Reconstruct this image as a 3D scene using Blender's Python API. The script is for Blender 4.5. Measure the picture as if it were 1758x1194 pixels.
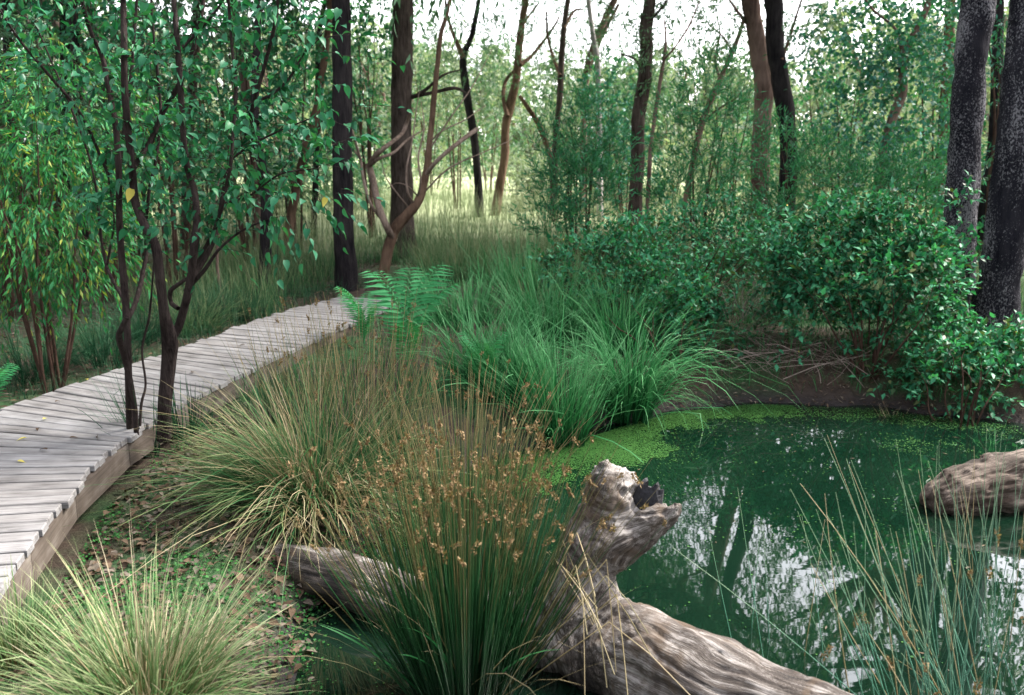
import bpy, math
import numpy as np
from mathutils import Vector, Matrix

scene = bpy.context.scene
for o in list(bpy.data.objects):
    bpy.data.objects.remove(o)
COL = scene.collection
R = math.radians

# ------------------------------------------------------------------ camera
CAM_H, PITCH, FPX = 1.75, R(11.8), 1563.0     # metres above the deck, tilt down, focal length in photo pixels
cam_d = bpy.data.cameras.new('camera')
cam = bpy.data.objects.new('camera', cam_d)
COL.objects.link(cam)
cam.location = (0, 0, CAM_H)
cam.rotation_euler = (R(90) - PITCH, 0, 0)
cam_d.sensor_width = 36
cam_d.lens = FPX / 1758 * 36
cam_d.clip_start = 0.05
cam_d.clip_end = 2000
cam_d.dof.use_dof = True
cam_d.dof.focus_distance = 5.2
cam_d.dof.aperture_fstop = 2.8
scene.camera = cam

# ------------------------------------------------------------------ world, sun, exposure
SUN_EL, SUN_AZ = R(46), R(68)                  # azimuth from +Y (away from the camera) towards +X (right)
world = bpy.data.worlds.new('World')
scene.world = world
world.use_nodes = True
wn, wl = world.node_tree.nodes, world.node_tree.links
wn.clear()
wo = wn.new('ShaderNodeOutputWorld')
wb = wn.new('ShaderNodeBackground')
sky = wn.new('ShaderNodeTexSky')
sky.sky_type = 'NISHITA'
sky.sun_disc = False
sky.sun_elevation = SUN_EL
sky.sun_rotation = SUN_AZ
sky.air_density = 1.0
sky.dust_density = 1.2
sky.ozone_density = 1.0
hs = wn.new('ShaderNodeHueSaturation')
hs.inputs['Saturation'].default_value = 0.22
hs.inputs['Value'].default_value = 1.0
tint = wn.new('ShaderNodeMix')
tint.data_type = 'RGBA'
tint.blend_type = 'MULTIPLY'
tint.inputs[0].default_value = 1.0
tint.inputs[7].default_value = (1.0, 0.965, 0.97, 1)
wl.new(sky.outputs[0], hs.inputs['Color'])
wl.new(hs.outputs[0], tint.inputs[6])
wl.new(tint.outputs[2], wb.inputs[0])
wb.inputs[1].default_value = 0.15
wl.new(wb.outputs[0], wo.inputs[0])

sun_d = bpy.data.lights.new('sun', 'SUN')
sun = bpy.data.objects.new('sun', sun_d)
COL.objects.link(sun)
sun_d.energy = 3.6
sun_d.angle = R(17)
sun_d.color = (1.0, 0.95, 0.86)
sdir = Vector((math.sin(SUN_AZ) * math.cos(SUN_EL), math.cos(SUN_AZ) * math.cos(SUN_EL), math.sin(SUN_EL)))
sun.rotation_euler = sdir.to_track_quat('Z', 'Y').to_euler()

scene.view_settings.view_transform = 'Standard'
scene.view_settings.look = 'None'
scene.view_settings.exposure = 2.4
scene.view_settings.gamma = 1
scene.view_settings.use_curve_mapping = False
scene.render.engine = 'CYCLES'
cy = scene.cycles
cy.max_bounces = 5
cy.diffuse_bounces = 2
cy.glossy_bounces = 2
cy.transmission_bounces = 3
cy.transparent_max_bounces = 4
cy.caustics_reflective = False
cy.caustics_refractive = False
cy.use_denoising = True
try:
    cy.denoiser = 'OPENIMAGEDENOISE'
    cy.denoising_prefilter = 'ACCURATE'
except Exception:
    pass

# ------------------------------------------------------------------ helpers: placing
SP, CP = math.sin(PITCH), math.cos(PITCH)
def ray(px, py):
    u, v = (px - 879) / FPX, (py - 597) / FPX
    return u, CP - v * SP, SP + v * CP
def atz(px, py, z):
    u, f, d = ray(px, py)
    t = (CAM_H - z) / d
    return np.array((u * t, f * t, z))
def atd(px, py, Y):
    u, f, d = ray(px, py)
    t = Y / f
    return np.array((u * t, Y, CAM_H - d * t))

def rng(seed):
    return np.random.default_rng(seed)

# ------------------------------------------------------------------ helpers: numpy noise
def _hash(ix, iy, iz):
    n = (ix * 374761393 + iy * 668265263 + iz * 2147483647) & 0xffffffff
    n = ((n ^ (n >> 13)) * 1274126177) & 0xffffffff
    return ((n ^ (n >> 16)) & 0xffff) / 65535.0
def vnoise(p):
    p = np.asarray(p, float)
    i = np.floor(p).astype(np.int64)
    f = p - i
    f = f * f * (3 - 2 * f)
    out = 0
    for dx in (0, 1):
        for dy in (0, 1):
            for dz in (0, 1):
                w = (f[:, 0] if dx else 1 - f[:, 0]) * (f[:, 1] if dy else 1 - f[:, 1]) * (f[:, 2] if dz else 1 - f[:, 2])
                out = out + w * _hash(i[:, 0] + dx, i[:, 1] + dy, i[:, 2] + dz)
    return out
def fbm(p, octv=4):
    s, a, t = 0, 1, 0
    for k in range(octv):
        s = s + a * vnoise(np.asarray(p) * (2 ** k) + 17.3 * k)
        t += a
        a *= .5
    return s / t
def sstep(a, b, x):
    t = np.clip((x - a) / (b - a), 0, 1)
    return t * t * (3 - 2 * t)
def unit(v):
    return v / np.maximum(np.linalg.norm(v, axis=-1, keepdims=True), 1e-9)

# ------------------------------------------------------------------ helpers: meshes
class MB:
    """collects triangles; build() links them as one mesh object"""
    def __init__(self):
        self.v, self.f, self.t, self.n = [], [], [], 0
    def add(self, v, f, t=None):
        v = np.asarray(v, float).reshape(-1, 3)
        f = np.asarray(f, np.int64).reshape(-1, 3)
        self.v.append(v)
        self.f.append(f + self.n)
        self.t.append(np.zeros(len(v)) if t is None else np.asarray(t, float).ravel())
        self.n += len(v)
    def mesh(self, name, mat, smooth=True):
        me = bpy.data.meshes.new(name)
        if self.n:
            v = np.concatenate(self.v).astype(np.float32)
            f = np.concatenate(self.f).astype(np.int32)
            t = np.concatenate(self.t).astype(np.float32)
            me.vertices.add(len(v))
            me.vertices.foreach_set('co', v.ravel())
            me.loops.add(f.size)
            me.loops.foreach_set('vertex_index', f.ravel())
            me.polygons.add(len(f))
            me.polygons.foreach_set('loop_start', np.arange(0, f.size, 3, dtype=np.int32))
            me.polygons.foreach_set('use_smooth', np.full(len(f), smooth))
            me.update(calc_edges=True)
            a = me.attributes.new('t', 'FLOAT', 'POINT')
            a.data.foreach_set('value', t)
        if mat:
            me.materials.append(mat)
        return me
    def build(self, name, mat, parent=None, loc=(0, 0, 0), smooth=True):
        return obj(name, self.mesh(name, mat, smooth), parent, loc)

def obj(name, me, parent=None, loc=(0, 0, 0)):
    o = bpy.data.objects.new(name, me)
    COL.objects.link(o)
    o.location = loc
    if parent is not None:
        o.parent = parent
    return o
def tag(o, label=None, cat=None, group=None, kind=None):
    if label: o['label'] = label
    if cat: o['category'] = cat
    if group: o['group'] = group
    if kind: o['kind'] = kind
    return o
def thing(name, label, cat, loc=(0, 0, 0), group=None):
    return tag(obj(name, None, None, tuple(loc)), label, cat, group)

def tubes(mb, P, Rd, sides=3, cap=False):
    """P (N,k,3) polylines, Rd (N,k) radii"""
    P = np.asarray(P, float)
    N, k, _ = P.shape
    Rd = np.broadcast_to(Rd, (N, k))
    T = unit(np.gradient(P, axis=1))
    ref = np.where(np.abs(T[:, :1, 2:3]) > .9, np.array([1., 0, 0]), np.array([0, 0, 1.]))
    A = unit(np.cross(T, np.broadcast_to(ref, T.shape)))
    B = np.cross(T, A)
    an = np.arange(sides) / sides * 2 * np.pi
    V = P[:, :, None] + Rd[:, :, None, None] * (A[:, :, None] * np.cos(an)[:, None] + B[:, :, None] * np.sin(an)[:, None])
    j = np.arange(k - 1)[:, None] * sides
    s = np.arange(sides)[None]
    s2 = (s + 1) % sides
    a, b, c, d = j + s, j + s2, j + sides + s2, j + sides + s
    F = np.concatenate([np.stack([a, c, b], -1).reshape(-1, 3), np.stack([a, d, c], -1).reshape(-1, 3)])
    F = (F[None] + (np.arange(N) * k * sides)[:, None, None]).reshape(-1, 3)
    t = np.broadcast_to((np.arange(k) / (k - 1))[None, :, None], (N, k, sides))
    mb.add(V.reshape(-1, 3), F, t)

def ribbons(mb, P, W, S):
    """flat blades: P (N,k,3), W (N,k) half widths, S (N,3) side vector"""
    N, k, _ = P.shape
    off = W[:, :, None] * S[:, None, :]
    V = np.stack([P - off, P + off], 2)
    j = np.arange(k - 1) * 2
    F = np.concatenate([np.stack([j, j + 1, j + 3], -1), np.stack([j, j + 3, j + 2], -1)])
    F = (F[None] + (np.arange(N) * k * 2)[:, None, None]).reshape(-1, 3)
    t = np.broadcast_to((np.arange(k) / (k - 1))[None, :, None], (N, k, 2))
    mb.add(V.reshape(-1, 3), F, t)

def arcs(base, az, lean, bend, length, k=6, p=1.6):
    """curved stems: angle from the vertical goes lean -> lean+bend"""
    s = np.linspace(0, 1, k)
    th = lean[:, None] + bend[:, None] * s[None] ** p
    d = np.stack([np.sin(th) * np.sin(az)[:, None], np.sin(th) * np.cos(az)[:, None], np.cos(th)], -1)
    step = length[:, None, None] * d[:, :-1] / (k - 1)
    P = np.concatenate([np.zeros((len(base), 1, 3)), np.cumsum(step, 1)], 1)
    return base[:, None] + P

def spline(pts, n):
    """Catmull-Rom through pts (any dimension)"""
    p = np.asarray(pts, float)
    p = np.vstack([2 * p[0] - p[1], p, 2 * p[-1] - p[-2]])
    m = len(p) - 3
    u = np.linspace(0, m - 1e-6, n)
    i = u.astype(int)
    t = (u - i)[:, None]
    a, b, c, d = p[i], p[i + 1], p[i + 2], p[i + 3]
    return .5 * (2 * b + (c - a) * t + (2 * a - 5 * b + 4 * c - d) * t ** 2 + (3 * b - a - 3 * c + d) * t ** 3)

def trunk(mb, pts, rad, n=24, sides=10, rough=.08, seed=0, wob=0):
    pr = spline(np.hstack([np.asarray(pts, float), np.asarray(rad, float)[:, None]]), n)
    P, Rr = pr[:, :3], np.maximum(pr[:, 3], .002)
    T = unit(np.gradient(P, axis=0))
    A = unit(np.cross(T, [0.3, 1, 0.1]))
    B = np.cross(T, A)
    an = np.arange(sides) / sides * 2 * np.pi
    ring = np.stack([np.cos(an), np.sin(an)], -1)
    q = np.stack([np.broadcast_to(ring[None, :, 0] * 2, (n, sides)), np.broadcast_to(ring[None, :, 1] * 2, (n, sides)),
                  np.broadcast_to(np.arange(n)[:, None] * .35 + seed * 9.1, (n, sides))], -1).reshape(-1, 3)
    nz = 1 + rough * 2 * (fbm(q, 3).reshape(n, sides) - .5)
    V = P[:, None] + (Rr[:, None] * nz)[:, :, None] * (A[:, None] * ring[None, :, :1] + B[:, None] * ring[None, :, 1:])
    j = np.arange(n - 1)[:, None] * sides
    s = np.arange(sides)[None]
    s2 = (s + 1) % sides
    a, b, c, d = j + s, j + s2, j + sides + s2, j + sides + s
    F = np.concatenate([np.stack([a, c, b], -1).reshape(-1, 3), np.stack([a, d, c], -1).reshape(-1, 3)])
    Vf = np.vstack([V.reshape(-1, 3), P[-1]])
    tip = (n - 1) * sides
    cap = np.stack([tip + np.arange(sides), tip + (np.arange(sides) + 1) % sides, np.full(sides, n * sides)], -1)
    mb.add(Vf, np.vstack([F, cap]), np.concatenate([np.repeat(np.arange(n) / (n - 1), sides), [1]]))
    return P, Rr

# leaf shapes: x half width, y along, z fold / droop (unit length)
def lf(w, mid=.42, fold=.12, droop=.12):
    v = np.array([(0, 0, 0), (-w, mid, fold * w * 2), (0, mid, -.02), (w, mid, fold * w * 2), (0, 1, -droop)])
    return v, np.array([(0, 2, 1), (0, 3, 2), (1, 2, 4), (2, 3, 4)])
LANCE, NARROW, NEEDLE, BROAD, ROUND = lf(.13), lf(.075, droop=.2), lf(.07, droop=.05), lf(.27), lf(.45, mid=.55, fold=.06, droop=.05)
DIAMOND = (np.array([(0, 0, 0), (-.3, .5, .05), (.3, .5, .05), (0, 1, 0)]), np.array([(0, 2, 1), (1, 2, 3)]))
def heart():
    ys = np.array([0, .06, .2, .4, .62, .82, 1.0])
    ws = np.array([0, .17, .29, .29, .20, .08, 0])
    v, f = [], []
    for y, w in zip(ys, ws):
        zc = -.28 * y ** 2
        v += [(-w, y - (.08 if 0 < y < .1 else 0), zc + w * .35), (0, y, zc), (w, y - (.08 if 0 < y < .1 else 0), zc + w * .35)]
    for i in range(len(ys) - 1):
        a = i * 3
        for k in (0, 1):
            f += [(a + k, a + k + 1, a + k + 4), (a + k, a + k + 4, a + k + 3)]
    return np.array(v), np.array(f)
HEART = heart()

def leaves(mb, pos, d, nrm, size, tpl):
    v, f = tpl
    d = unit(d)
    x = unit(np.cross(d, nrm))
    z = np.cross(x, d)
    sz = np.asarray(size)[:, None, None]
    V = pos[:, None] + sz * (v[None, :, :1] * x[:, None] + v[None, :, 1:2] * d[:, None] + v[None, :, 2:] * z[:, None])
    F = (f[None] + (np.arange(len(pos)) * len(v))[:, None, None]).reshape(-1, 3)
    mb.add(V.reshape(-1, 3), F, np.broadcast_to(v[None, :, 1], (len(pos), len(v))))
    return x, z

def rdir(r, n):
    return unit(r.normal(size=(n, 3)))

def sprays(r, ml, mt, S, D, L, k, size, tpl, droop=.25, spread=1.0, hang=0.0, up=.8, twig_r=.003, keep=None):
    """twigs from S along D with k leaves each"""
    N = len(S)
    D = unit(D)
    L = np.broadcast_to(L, (N,))
    u = np.linspace(0, 1, 4)
    G = np.array([0, 0, -1.])
    tp = S[:, None] + D[:, None] * (L[:, None] * u[None])[:, :, None] + G * (L[:, None] * droop * u[None] ** 2)[:, :, None]
    if mt is not None:
        tubes(mt, tp, (twig_r * (1 - .7 * u))[None], 3)
    uu = np.clip((np.arange(k) + r.uniform(0, 1, (N, k))) / k, .08, 1)
    pos = S[:, None] + D[:, None] * (L[:, None] * uu)[:, :, None] + G * (L[:, None] * droop * uu ** 2)[:, :, None]
    ld = D[:, None] * .7 + spread * rdir(r, N * k).reshape(N, k, 3) + G * hang
    nr = up * np.array([0, 0, 1.]) + rdir(r, N * k).reshape(N, k, 3) * .75
    pos, ld, nr = pos.reshape(-1, 3), ld.reshape(-1, 3), nr.reshape(-1, 3)
    sz = size * r.uniform(.55, 1.15, N * k)
    if keep is not None:
        m = keep(pos)
        pos, ld, nr, sz = pos[m], ld[m], nr[m], sz[m]
    if ml is not None:
        leaves(ml, pos, ld, nr, sz, tpl)
    return pos, ld, nr, sz

def shell(r, c, rad, n, inner=.55, zmin=-1.0):
    """points through an ellipsoid's outer volume, with outward directions"""
    d = rdir(r, n * 2)
    d = d[d[:, 2] > zmin][:n]
    q = r.uniform(inner ** 3, 1, len(d)) ** (1 / 3)
    return np.asarray(c) + d * np.asarray(rad) * q[:, None], unit(d / np.asarray(rad))

# ------------------------------------------------------------------ helpers: materials
def mat(name):
    m = bpy.data.materials.new(name)
    m.use_nodes = True
    nt = m.node_tree
    nt.nodes.clear()
    out = nt.nodes.new('ShaderNodeOutputMaterial')
    return m, nt, out
def N(nt, kind, **kw):
    n = nt.nodes.new('ShaderNode' + kind)
    for k, v in kw.items():
        setattr(n, k, v)
    return n
def ramp(nt, stops, fac):
    n = N(nt, 'ValToRGB')
    e = n.color_ramp.elements
    while len(e) < len(stops):
        e.new(.5)
    for el, (p, c) in zip(e, stops):
        el.position = p
        el.color = (*c, 1)
    nt.links.new(fac, n.inputs[0])
    return n.outputs[0]
def mixc(nt, fac, a, b, blend='MIX'):
    n = N(nt, 'Mix', data_type='RGBA', blend_type=blend)
    for i, s in ((0, fac), (6, a), (7, b)):
        if isinstance(s, (int, float)):
            n.inputs[i].default_value = s
        elif isinstance(s, tuple):
            n.inputs[i].default_value = (*s, 1)
        else:
            nt.links.new(s, n.inputs[i])
    return n.outputs[2]
def math_(nt, op, a, b=0.0, clamp=False):
    n = N(nt, 'Math', operation=op, use_clamp=clamp)
    for i, s in ((0, a), (1, b)):
        if isinstance(s, (int, float)):
            n.inputs[i].default_value = s
        else:
            nt.links.new(s, n.inputs[i])
    return n.outputs[0]
def noise(nt, vec, scale, detail=4, rough=.55, dist=0.0):
    n = N(nt, 'TexNoise')
    n.inputs['Scale'].default_value = scale
    n.inputs['Detail'].default_value = detail
    n.inputs['Roughness'].default_value = rough
    n.inputs['Distortion'].default_value = dist
    if vec is not None:
        nt.links.new(vec, n.inputs['Vector'])
    return n.outputs['Fac']
def mapping(nt, vec, scale=(1, 1, 1), rot=(0, 0, 0)):
    n = N(nt, 'Mapping')
    n.inputs['Scale'].default_value = scale
    n.inputs['Rotation'].default_value = rot
    nt.links.new(vec, n.inputs['Vector'])
    return n.outputs[0]
def bsdf(nt, out, col, rough=.8, spec=.3, bump=None, strength=.4, dist=.01):
    b = N(nt, 'BsdfPrincipled')
    if isinstance(col, tuple):
        b.inputs['Base Color'].default_value = (*col, 1)
    else:
        nt.links.new(col, b.inputs['Base Color'])
    if isinstance(rough, (int, float)):
        b.inputs['Roughness'].default_value = rough
    else:
        nt.links.new(rough, b.inputs['Roughness'])
    b.inputs['Specular IOR Level'].default_value = spec
    if bump is not None:
        bp = N(nt, 'Bump')
        bp.inputs['Strength'].default_value = strength
        bp.inputs['Distance'].default_value = dist
        nt.links.new(bump, bp.inputs['Height'])
        nt.links.new(bp.outputs[0], b.inputs['Normal'])
    if out is not None:
        nt.links.new(b.outputs[0], out.inputs[0])
    return b

def leaf_mat(name, cols, trans=.3, rough=.42, spec=.4, per_object=False):
    trans, spec, rough = trans * .85, spec * .32, rough + .04
    cols = [(c[0] * .72, c[1], c[2] * .86) if c[1] > c[0] * 1.3 else c for c in cols]
    m, nt, out = mat(name)
    if per_object:
        fac = N(nt, 'ObjectInfo').outputs['Random']
    else:
        fac = N(nt, 'NewGeometry').outputs['Random Per Island']
    n = len(cols)
    col = ramp(nt, [(i / max(n - 1, 1), c) for i, c in enumerate(cols)], fac)
    b = bsdf(nt, None, col, rough, spec)
    tr = N(nt, 'BsdfTranslucent')
    nt.links.new(mixc(nt, 1.0, col, (1.25, 1.5, .65), 'MULTIPLY'), tr.inputs[0])
    mx = N(nt, 'MixShader')
    mx.inputs[0].default_value = trans
    nt.links.new(b.outputs[0], mx.inputs[1])
    nt.links.new(tr.outputs[0], mx.inputs[2])
    nt.links.new(mx.outputs[0], out.inputs[0])
    return m

def blade_mat(name, base, mid, tip, var=.35, trans=.25, rough=.5, midpos=.45):
    """colour runs from the blade's foot to its tip, drier on some blades than others"""
    m, nt, out = mat(name)
    a = N(nt, 'Attribute', attribute_name='t')
    rnd = N(nt, 'NewGeometry').outputs['Random Per Island']
    sh = math_(nt, 'ADD', a.outputs['Fac'], math_(nt, 'MULTIPLY', math_(nt, 'SUBTRACT', rnd, .5), var * 2), True)
    col = ramp(nt, [(0, base), (midpos, mid), (.97, tip)], sh)  # most blade feet darkened in place of shade; straw tips are real
    w = N(nt, 'TexWhiteNoise', noise_dimensions='1D')
    nt.links.new(rnd, w.inputs['W'])
    col = mixc(nt, math_(nt, 'MULTIPLY', w.outputs['Value'], .55), col, mixc(nt, 1.0, col, (.25, .34, .30), 'MULTIPLY'))
    b = bsdf(nt, None, col, rough, .12)
    tr = N(nt, 'BsdfTranslucent')
    nt.links.new(col, tr.inputs[0])
    mx = N(nt, 'MixShader')
    mx.inputs[0].default_value = trans
    nt.links.new(b.outputs[0], mx.inputs[1])
    nt.links.new(tr.outputs[0], mx.inputs[2])
    nt.links.new(mx.outputs[0], out.inputs[0])
    return m

def bark_mat(name, dark, light, blotch=.5, scale=1.0, lichen=None, lich_amt=.5):
    m, nt, out = mat(name)
    co = N(nt, 'NewGeometry').outputs['Position']
    st = mapping(nt, co, (22 * scale, 22 * scale, 4 * scale))
    n1 = noise(nt, st, 1, 6, .65)
    n2 = noise(nt, co, 2.2 * scale, 3)
    f = math_(nt, 'ADD', math_(nt, 'MULTIPLY', n1, 1 - blotch), math_(nt, 'MULTIPLY', n2, blotch))
    col = ramp(nt, [(.36, dark), (.62, light)], f)
    if lichen:
        n3 = noise(nt, mapping(nt, co, (60, 60, 38)), 1, 5, .75)
        big = noise(nt, mapping(nt, co, (3, 3, 1.2)), 1, 2)
        lm = ramp(nt, [(.52, (0, 0, 0)), (.58, (1, 1, 1))], math_(nt, 'ADD', n3, math_(nt, 'MULTIPLY', math_(nt, 'SUBTRACT', big, .5), .5)))
        col = mixc(nt, math_(nt, 'MULTIPLY', lm, lich_amt), col, lichen)
    bsdf(nt, out, col, .95, .05, n1, 1.0, .03)
    return m

def simple_mat(name, c1, c2, scale=8, rough=.8, spec=.2, bump=.3):
    m, nt, out = mat(name)
    co = N(nt, 'NewGeometry').outputs['Position']
    n1 = noise(nt, co, scale, 5, .6)
    bsdf(nt, out, ramp(nt, [(.3, c1), (.7, c2)], n1), rough, spec, n1, bump, .01)
    return m

# ================================================================== THE SETTING
WATER_Z = -0.5
POND = np.array([(-0.69, 5.2), (-0.55, 5.95), (-0.05, 6.55), (0.57, 7.03), (0.99, 7.43), (1.41, 7.84), (2.27, 8.13), (3.28, 7.98), (3.9, 7.62),
                 (4.6, 7.3), (5.6, 6.9), (7.0, 5.6), (7.4, 3.0), (6.0, 0.6), (2.5, 0.2), (0.4, 1.6), (-0.55, 2.9), (-0.78, 3.5), (-0.92, 3.95),
                 (-0.86, 4.3), (-0.75, 4.7)])
def pond_sd(x, y):
    """signed distance to the shore, positive on land"""
    p = np.stack([x, y], -1)
    best = np.full(len(p), 1e9)
    inside = np.zeros(len(p), bool)
    for i in range(len(POND)):
        a, b = POND[i], POND[(i + 1) % len(POND)]
        e = b - a
        t = np.clip(((p - a) @ e) / (e @ e), 0, 1)
        best = np.minimum(best, np.linalg.norm(p - a - t[:, None] * e, axis=1))
        c = ((a[1] > p[:, 1]) != (b[1] > p[:, 1])) & (p[:, 0] < (b[0] - a[0]) * (p[:, 1] - a[1]) / (b[1] - a[1] + 1e-12) + a[0])
        inside ^= c
    return np.where(inside, -best, best)
def ground(x, y):
    x, y = np.atleast_1d(np.asarray(x, float)), np.atleast_1d(np.asarray(y, float))
    base = np.interp(y, [-50, 0, 3, 5, 7, 9, 11.5, 16, 24, 60, 120, 400], [-.1, -.12, -.26, -.26, -.2, -.12, -.05, .05, .25, .65, 1.3, 5])
    q = np.stack([x * .9, y * .9, np.zeros_like(x)], -1)
    base = base + (fbm(q, 4) - .5) * .16 + (fbm(q * 7, 2) - .5) * .03
    deck = sstep(1.5, .6, np.abs(x + 2.9 - .0 * y)) * sstep(11.5, 9, y)
    base = base - .05 * deck
    sd = pond_sd(x, y) + (fbm(q * 3 + 40, 3) - .5) * .22
    land = -.54 + (base + .54) * sstep(-.02, .75, sd)
    return np.where(sd > 0, land, -.54 - .45 * sstep(0, .7, -sd))
def g1(x, y):
    return float(ground(x, y)[0])

# ---- ground sheet
def graded(lo, a, b, hi, fine, growth=1.16):
    mid = list(np.arange(a, b + 1e-6, fine))
    s, up = fine, []
    p = b
    while p < hi:
        s *= growth
        p += s
        up.append(min(p, hi))
    s, dn, p = fine, [], a
    while p > lo:
        s *= growth
        p -= s
        dn.append(max(p, lo))
    return np.array(dn[::-1] + mid + up)
gx, gy = graded(-400, -6.5, 7.5, 400, .075), graded(-60, 1.0, 13.0, 700, .075)
XX, YY = np.meshgrid(gx, gy)
ZZ = ground(XX.ravel(), YY.ravel())
nx, ny = len(gx), len(gy)
ii = (np.arange(ny - 1)[:, None] * nx + np.arange(nx - 1)[None]).ravel()
gm = MB()
gm.add(np.stack([XX.ravel(), YY.ravel(), ZZ], -1), np.concatenate([np.stack([ii, ii + 1, ii + nx + 1], -1), np.stack([ii, ii + nx + 1, ii + nx], -1)]))

m, nt, out = mat('ground_soil')
co = N(nt, 'NewGeometry').outputs['Position']
sep = N(nt, 'SeparateXYZ')
nt.links.new(co, sep.inputs[0])
n_big, n_mid, n_fine = noise(nt, co, .9, 4), noise(nt, co, 7, 5, .6), noise(nt, co, 38, 4, .7)
soil = ramp(nt, [(.3, (.018, .013, .010)), (.55, (.05, .036, .027)), (.75, (.10, .075, .055))], math_(nt, 'ADD', math_(nt, 'MULTIPLY', n_mid, .5), math_(nt, 'MULTIPLY', n_fine, .5)))
moss = ramp(nt, [(.3, (.012, .030, .012)), (.7, (.035, .085, .03))], n_fine)
col = mixc(nt, ramp(nt, [(.46, (0, 0, 0)), (.58, (1, 1, 1))], n_big), soil, moss)
fieldc = ramp(nt, [(.3, (.30, .35, .19)), (.7, (.42, .45, .27))], noise(nt, co, .35, 5))
mr = N(nt, 'MapRange', interpolation_type='SMOOTHSTEP')
mr.inputs['From Min'].default_value, mr.inputs['From Max'].default_value = 15, 30
nt.links.new(math_(nt, 'ADD', sep.outputs[1], math_(nt, 'MULTIPLY', n_big, 6)), mr.inputs['Value'])
col = mixc(nt, mr.outputs[0], col, fieldc)
# dark wet mud by the water line
mr2 = N(nt, 'MapRange')
mr2.inputs['From Min'].default_value, mr2.inputs['From Max'].default_value = -.5, -.36
nt.links.new(sep.outputs[2], mr2.inputs['Value'])
col = mixc(nt, mr2.outputs[0], (.022, .019, .02), col)
bsdf(nt, out, col, .9, .2, n_fine, .7, .03)
M_GROUND = m
tag(gm.build('ground', M_GROUND), kind='structure')

# ---- water
m, nt, out = mat('pond_water')
co = N(nt, 'NewGeometry').outputs['Position']
n1 = noise(nt, co, 1.3, 3)
col = ramp(nt, [(.3, (.0013, .0075, .0042)), (.7, (.0035, .0125, .007))], n1)
b = bsdf(nt, out, col, .015, .5, noise(nt, mapping(nt, co, (1, 1.6, 1)), 5, 2, .5), .012, .02)
b.inputs['IOR'].default_value = 1.7
b.inputs['Specular IOR Level'].default_value = .75
M_WATER = m
wm = MB()
wx, wy = np.linspace(-1.6, 9, 40), np.linspace(-.5, 9.2, 40)
WX, WY = np.meshgrid(wx, wy)
ii = (np.arange(39)[:, None] * 40 + np.arange(39)[None]).ravel()
wm.add(np.stack([WX.ravel(), WY.ravel(), np.full(WX.size, WATER_Z)], -1), np.concatenate([np.stack([ii, ii + 1, ii + 41], -1), np.stack([ii, ii + 41, ii + 40], -1)]))
tag(wm.build('pond_water', M_WATER), kind='structure')

# ---- duckweed floating on the pond
r = rng(3)
n = 330000
p = np.vstack([np.stack([r.uniform(-1, 6, n), r.uniform(2.2, 8.3, n)], -1), np.stack([r.uniform(-.7, 2.6, 260000), r.uniform(5.0, 8.25, 260000)], -1)])
n = len(p)
sd = -pond_sd(p[:, 0], p[:, 1])
q = np.stack([p[:, 0], p[:, 1], np.zeros(n)], -1)
cl, fine = fbm(q * 1.7, 3), fbm(q * 7 + 9, 3)
dens_edge = np.interp(sd, [0, .18, .5, .9], [1, .85, .25, 0])
left = np.interp(p[:, 0], [-.4, .2, 1.6, 2.6, 3.3, 4.2], [1.0, 1.0, .95, .55, .6, .5]) * np.interp(p[:, 1], [4.5, 6], [.25, 1])
lobe = np.exp(-(((p[:, 0] - .8) / .5) ** 2 + ((p[:, 1] - 6.85) / .36) ** 2)) + .7 * np.exp(-(((p[:, 0] - .1) / .4) ** 2 + ((p[:, 1] - 6.2) / .36) ** 2)) + .5 * np.exp(-(((p[:, 0] - 3.3) / .5) ** 2 + ((p[:, 1] - 7.0) / .35) ** 2))
den = np.clip(np.maximum(dens_edge * left, lobe) * (.4 + 1.2 * cl) - .12, 0, 1)
den = np.where(fine + den * 1.3 > .86, den, den * .10) + .007 * (fine > .5)
k = (r.uniform(0, 1, n) < den) & (sd > -.05)
p = p[k]
sz = r.uniform(.003, .0065, len(p)) * np.where(r.uniform(size=len(p)) < .03, 1.8, 1)
an = r.uniform(0, 6.28, len(p))
h = np.arange(5) / 5 * 6.283
V = np.stack([p[:, None, 0] + sz[:, None] * np.cos(h + an[:, None]), p[:, None, 1] + sz[:, None] * np.sin(h + an[:, None]), np.full((len(p), 5), WATER_Z + .003)], -1)
V[..., 2] += (r.uniform(0, .004, len(p)))[:, None]
F = (np.array([(0, 1, 2), (0, 2, 3), (0, 3, 4)])[None] + (np.arange(len(p)) * 5)[:, None, None]).reshape(-1, 3)
dm = MB()
dm.add(V, F)
M_DUCK = leaf_mat('duckweed_green', [(.026, .066, .018), (.045, .10, .026), (.07, .13, .034), (.03, .075, .022)], .15, .5, .3)
tag(dm.build('duckweed', M_DUCK), 'bright green duckweed scattered over the pond and thick along its far edge', 'duckweed', kind='stuff')

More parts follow.
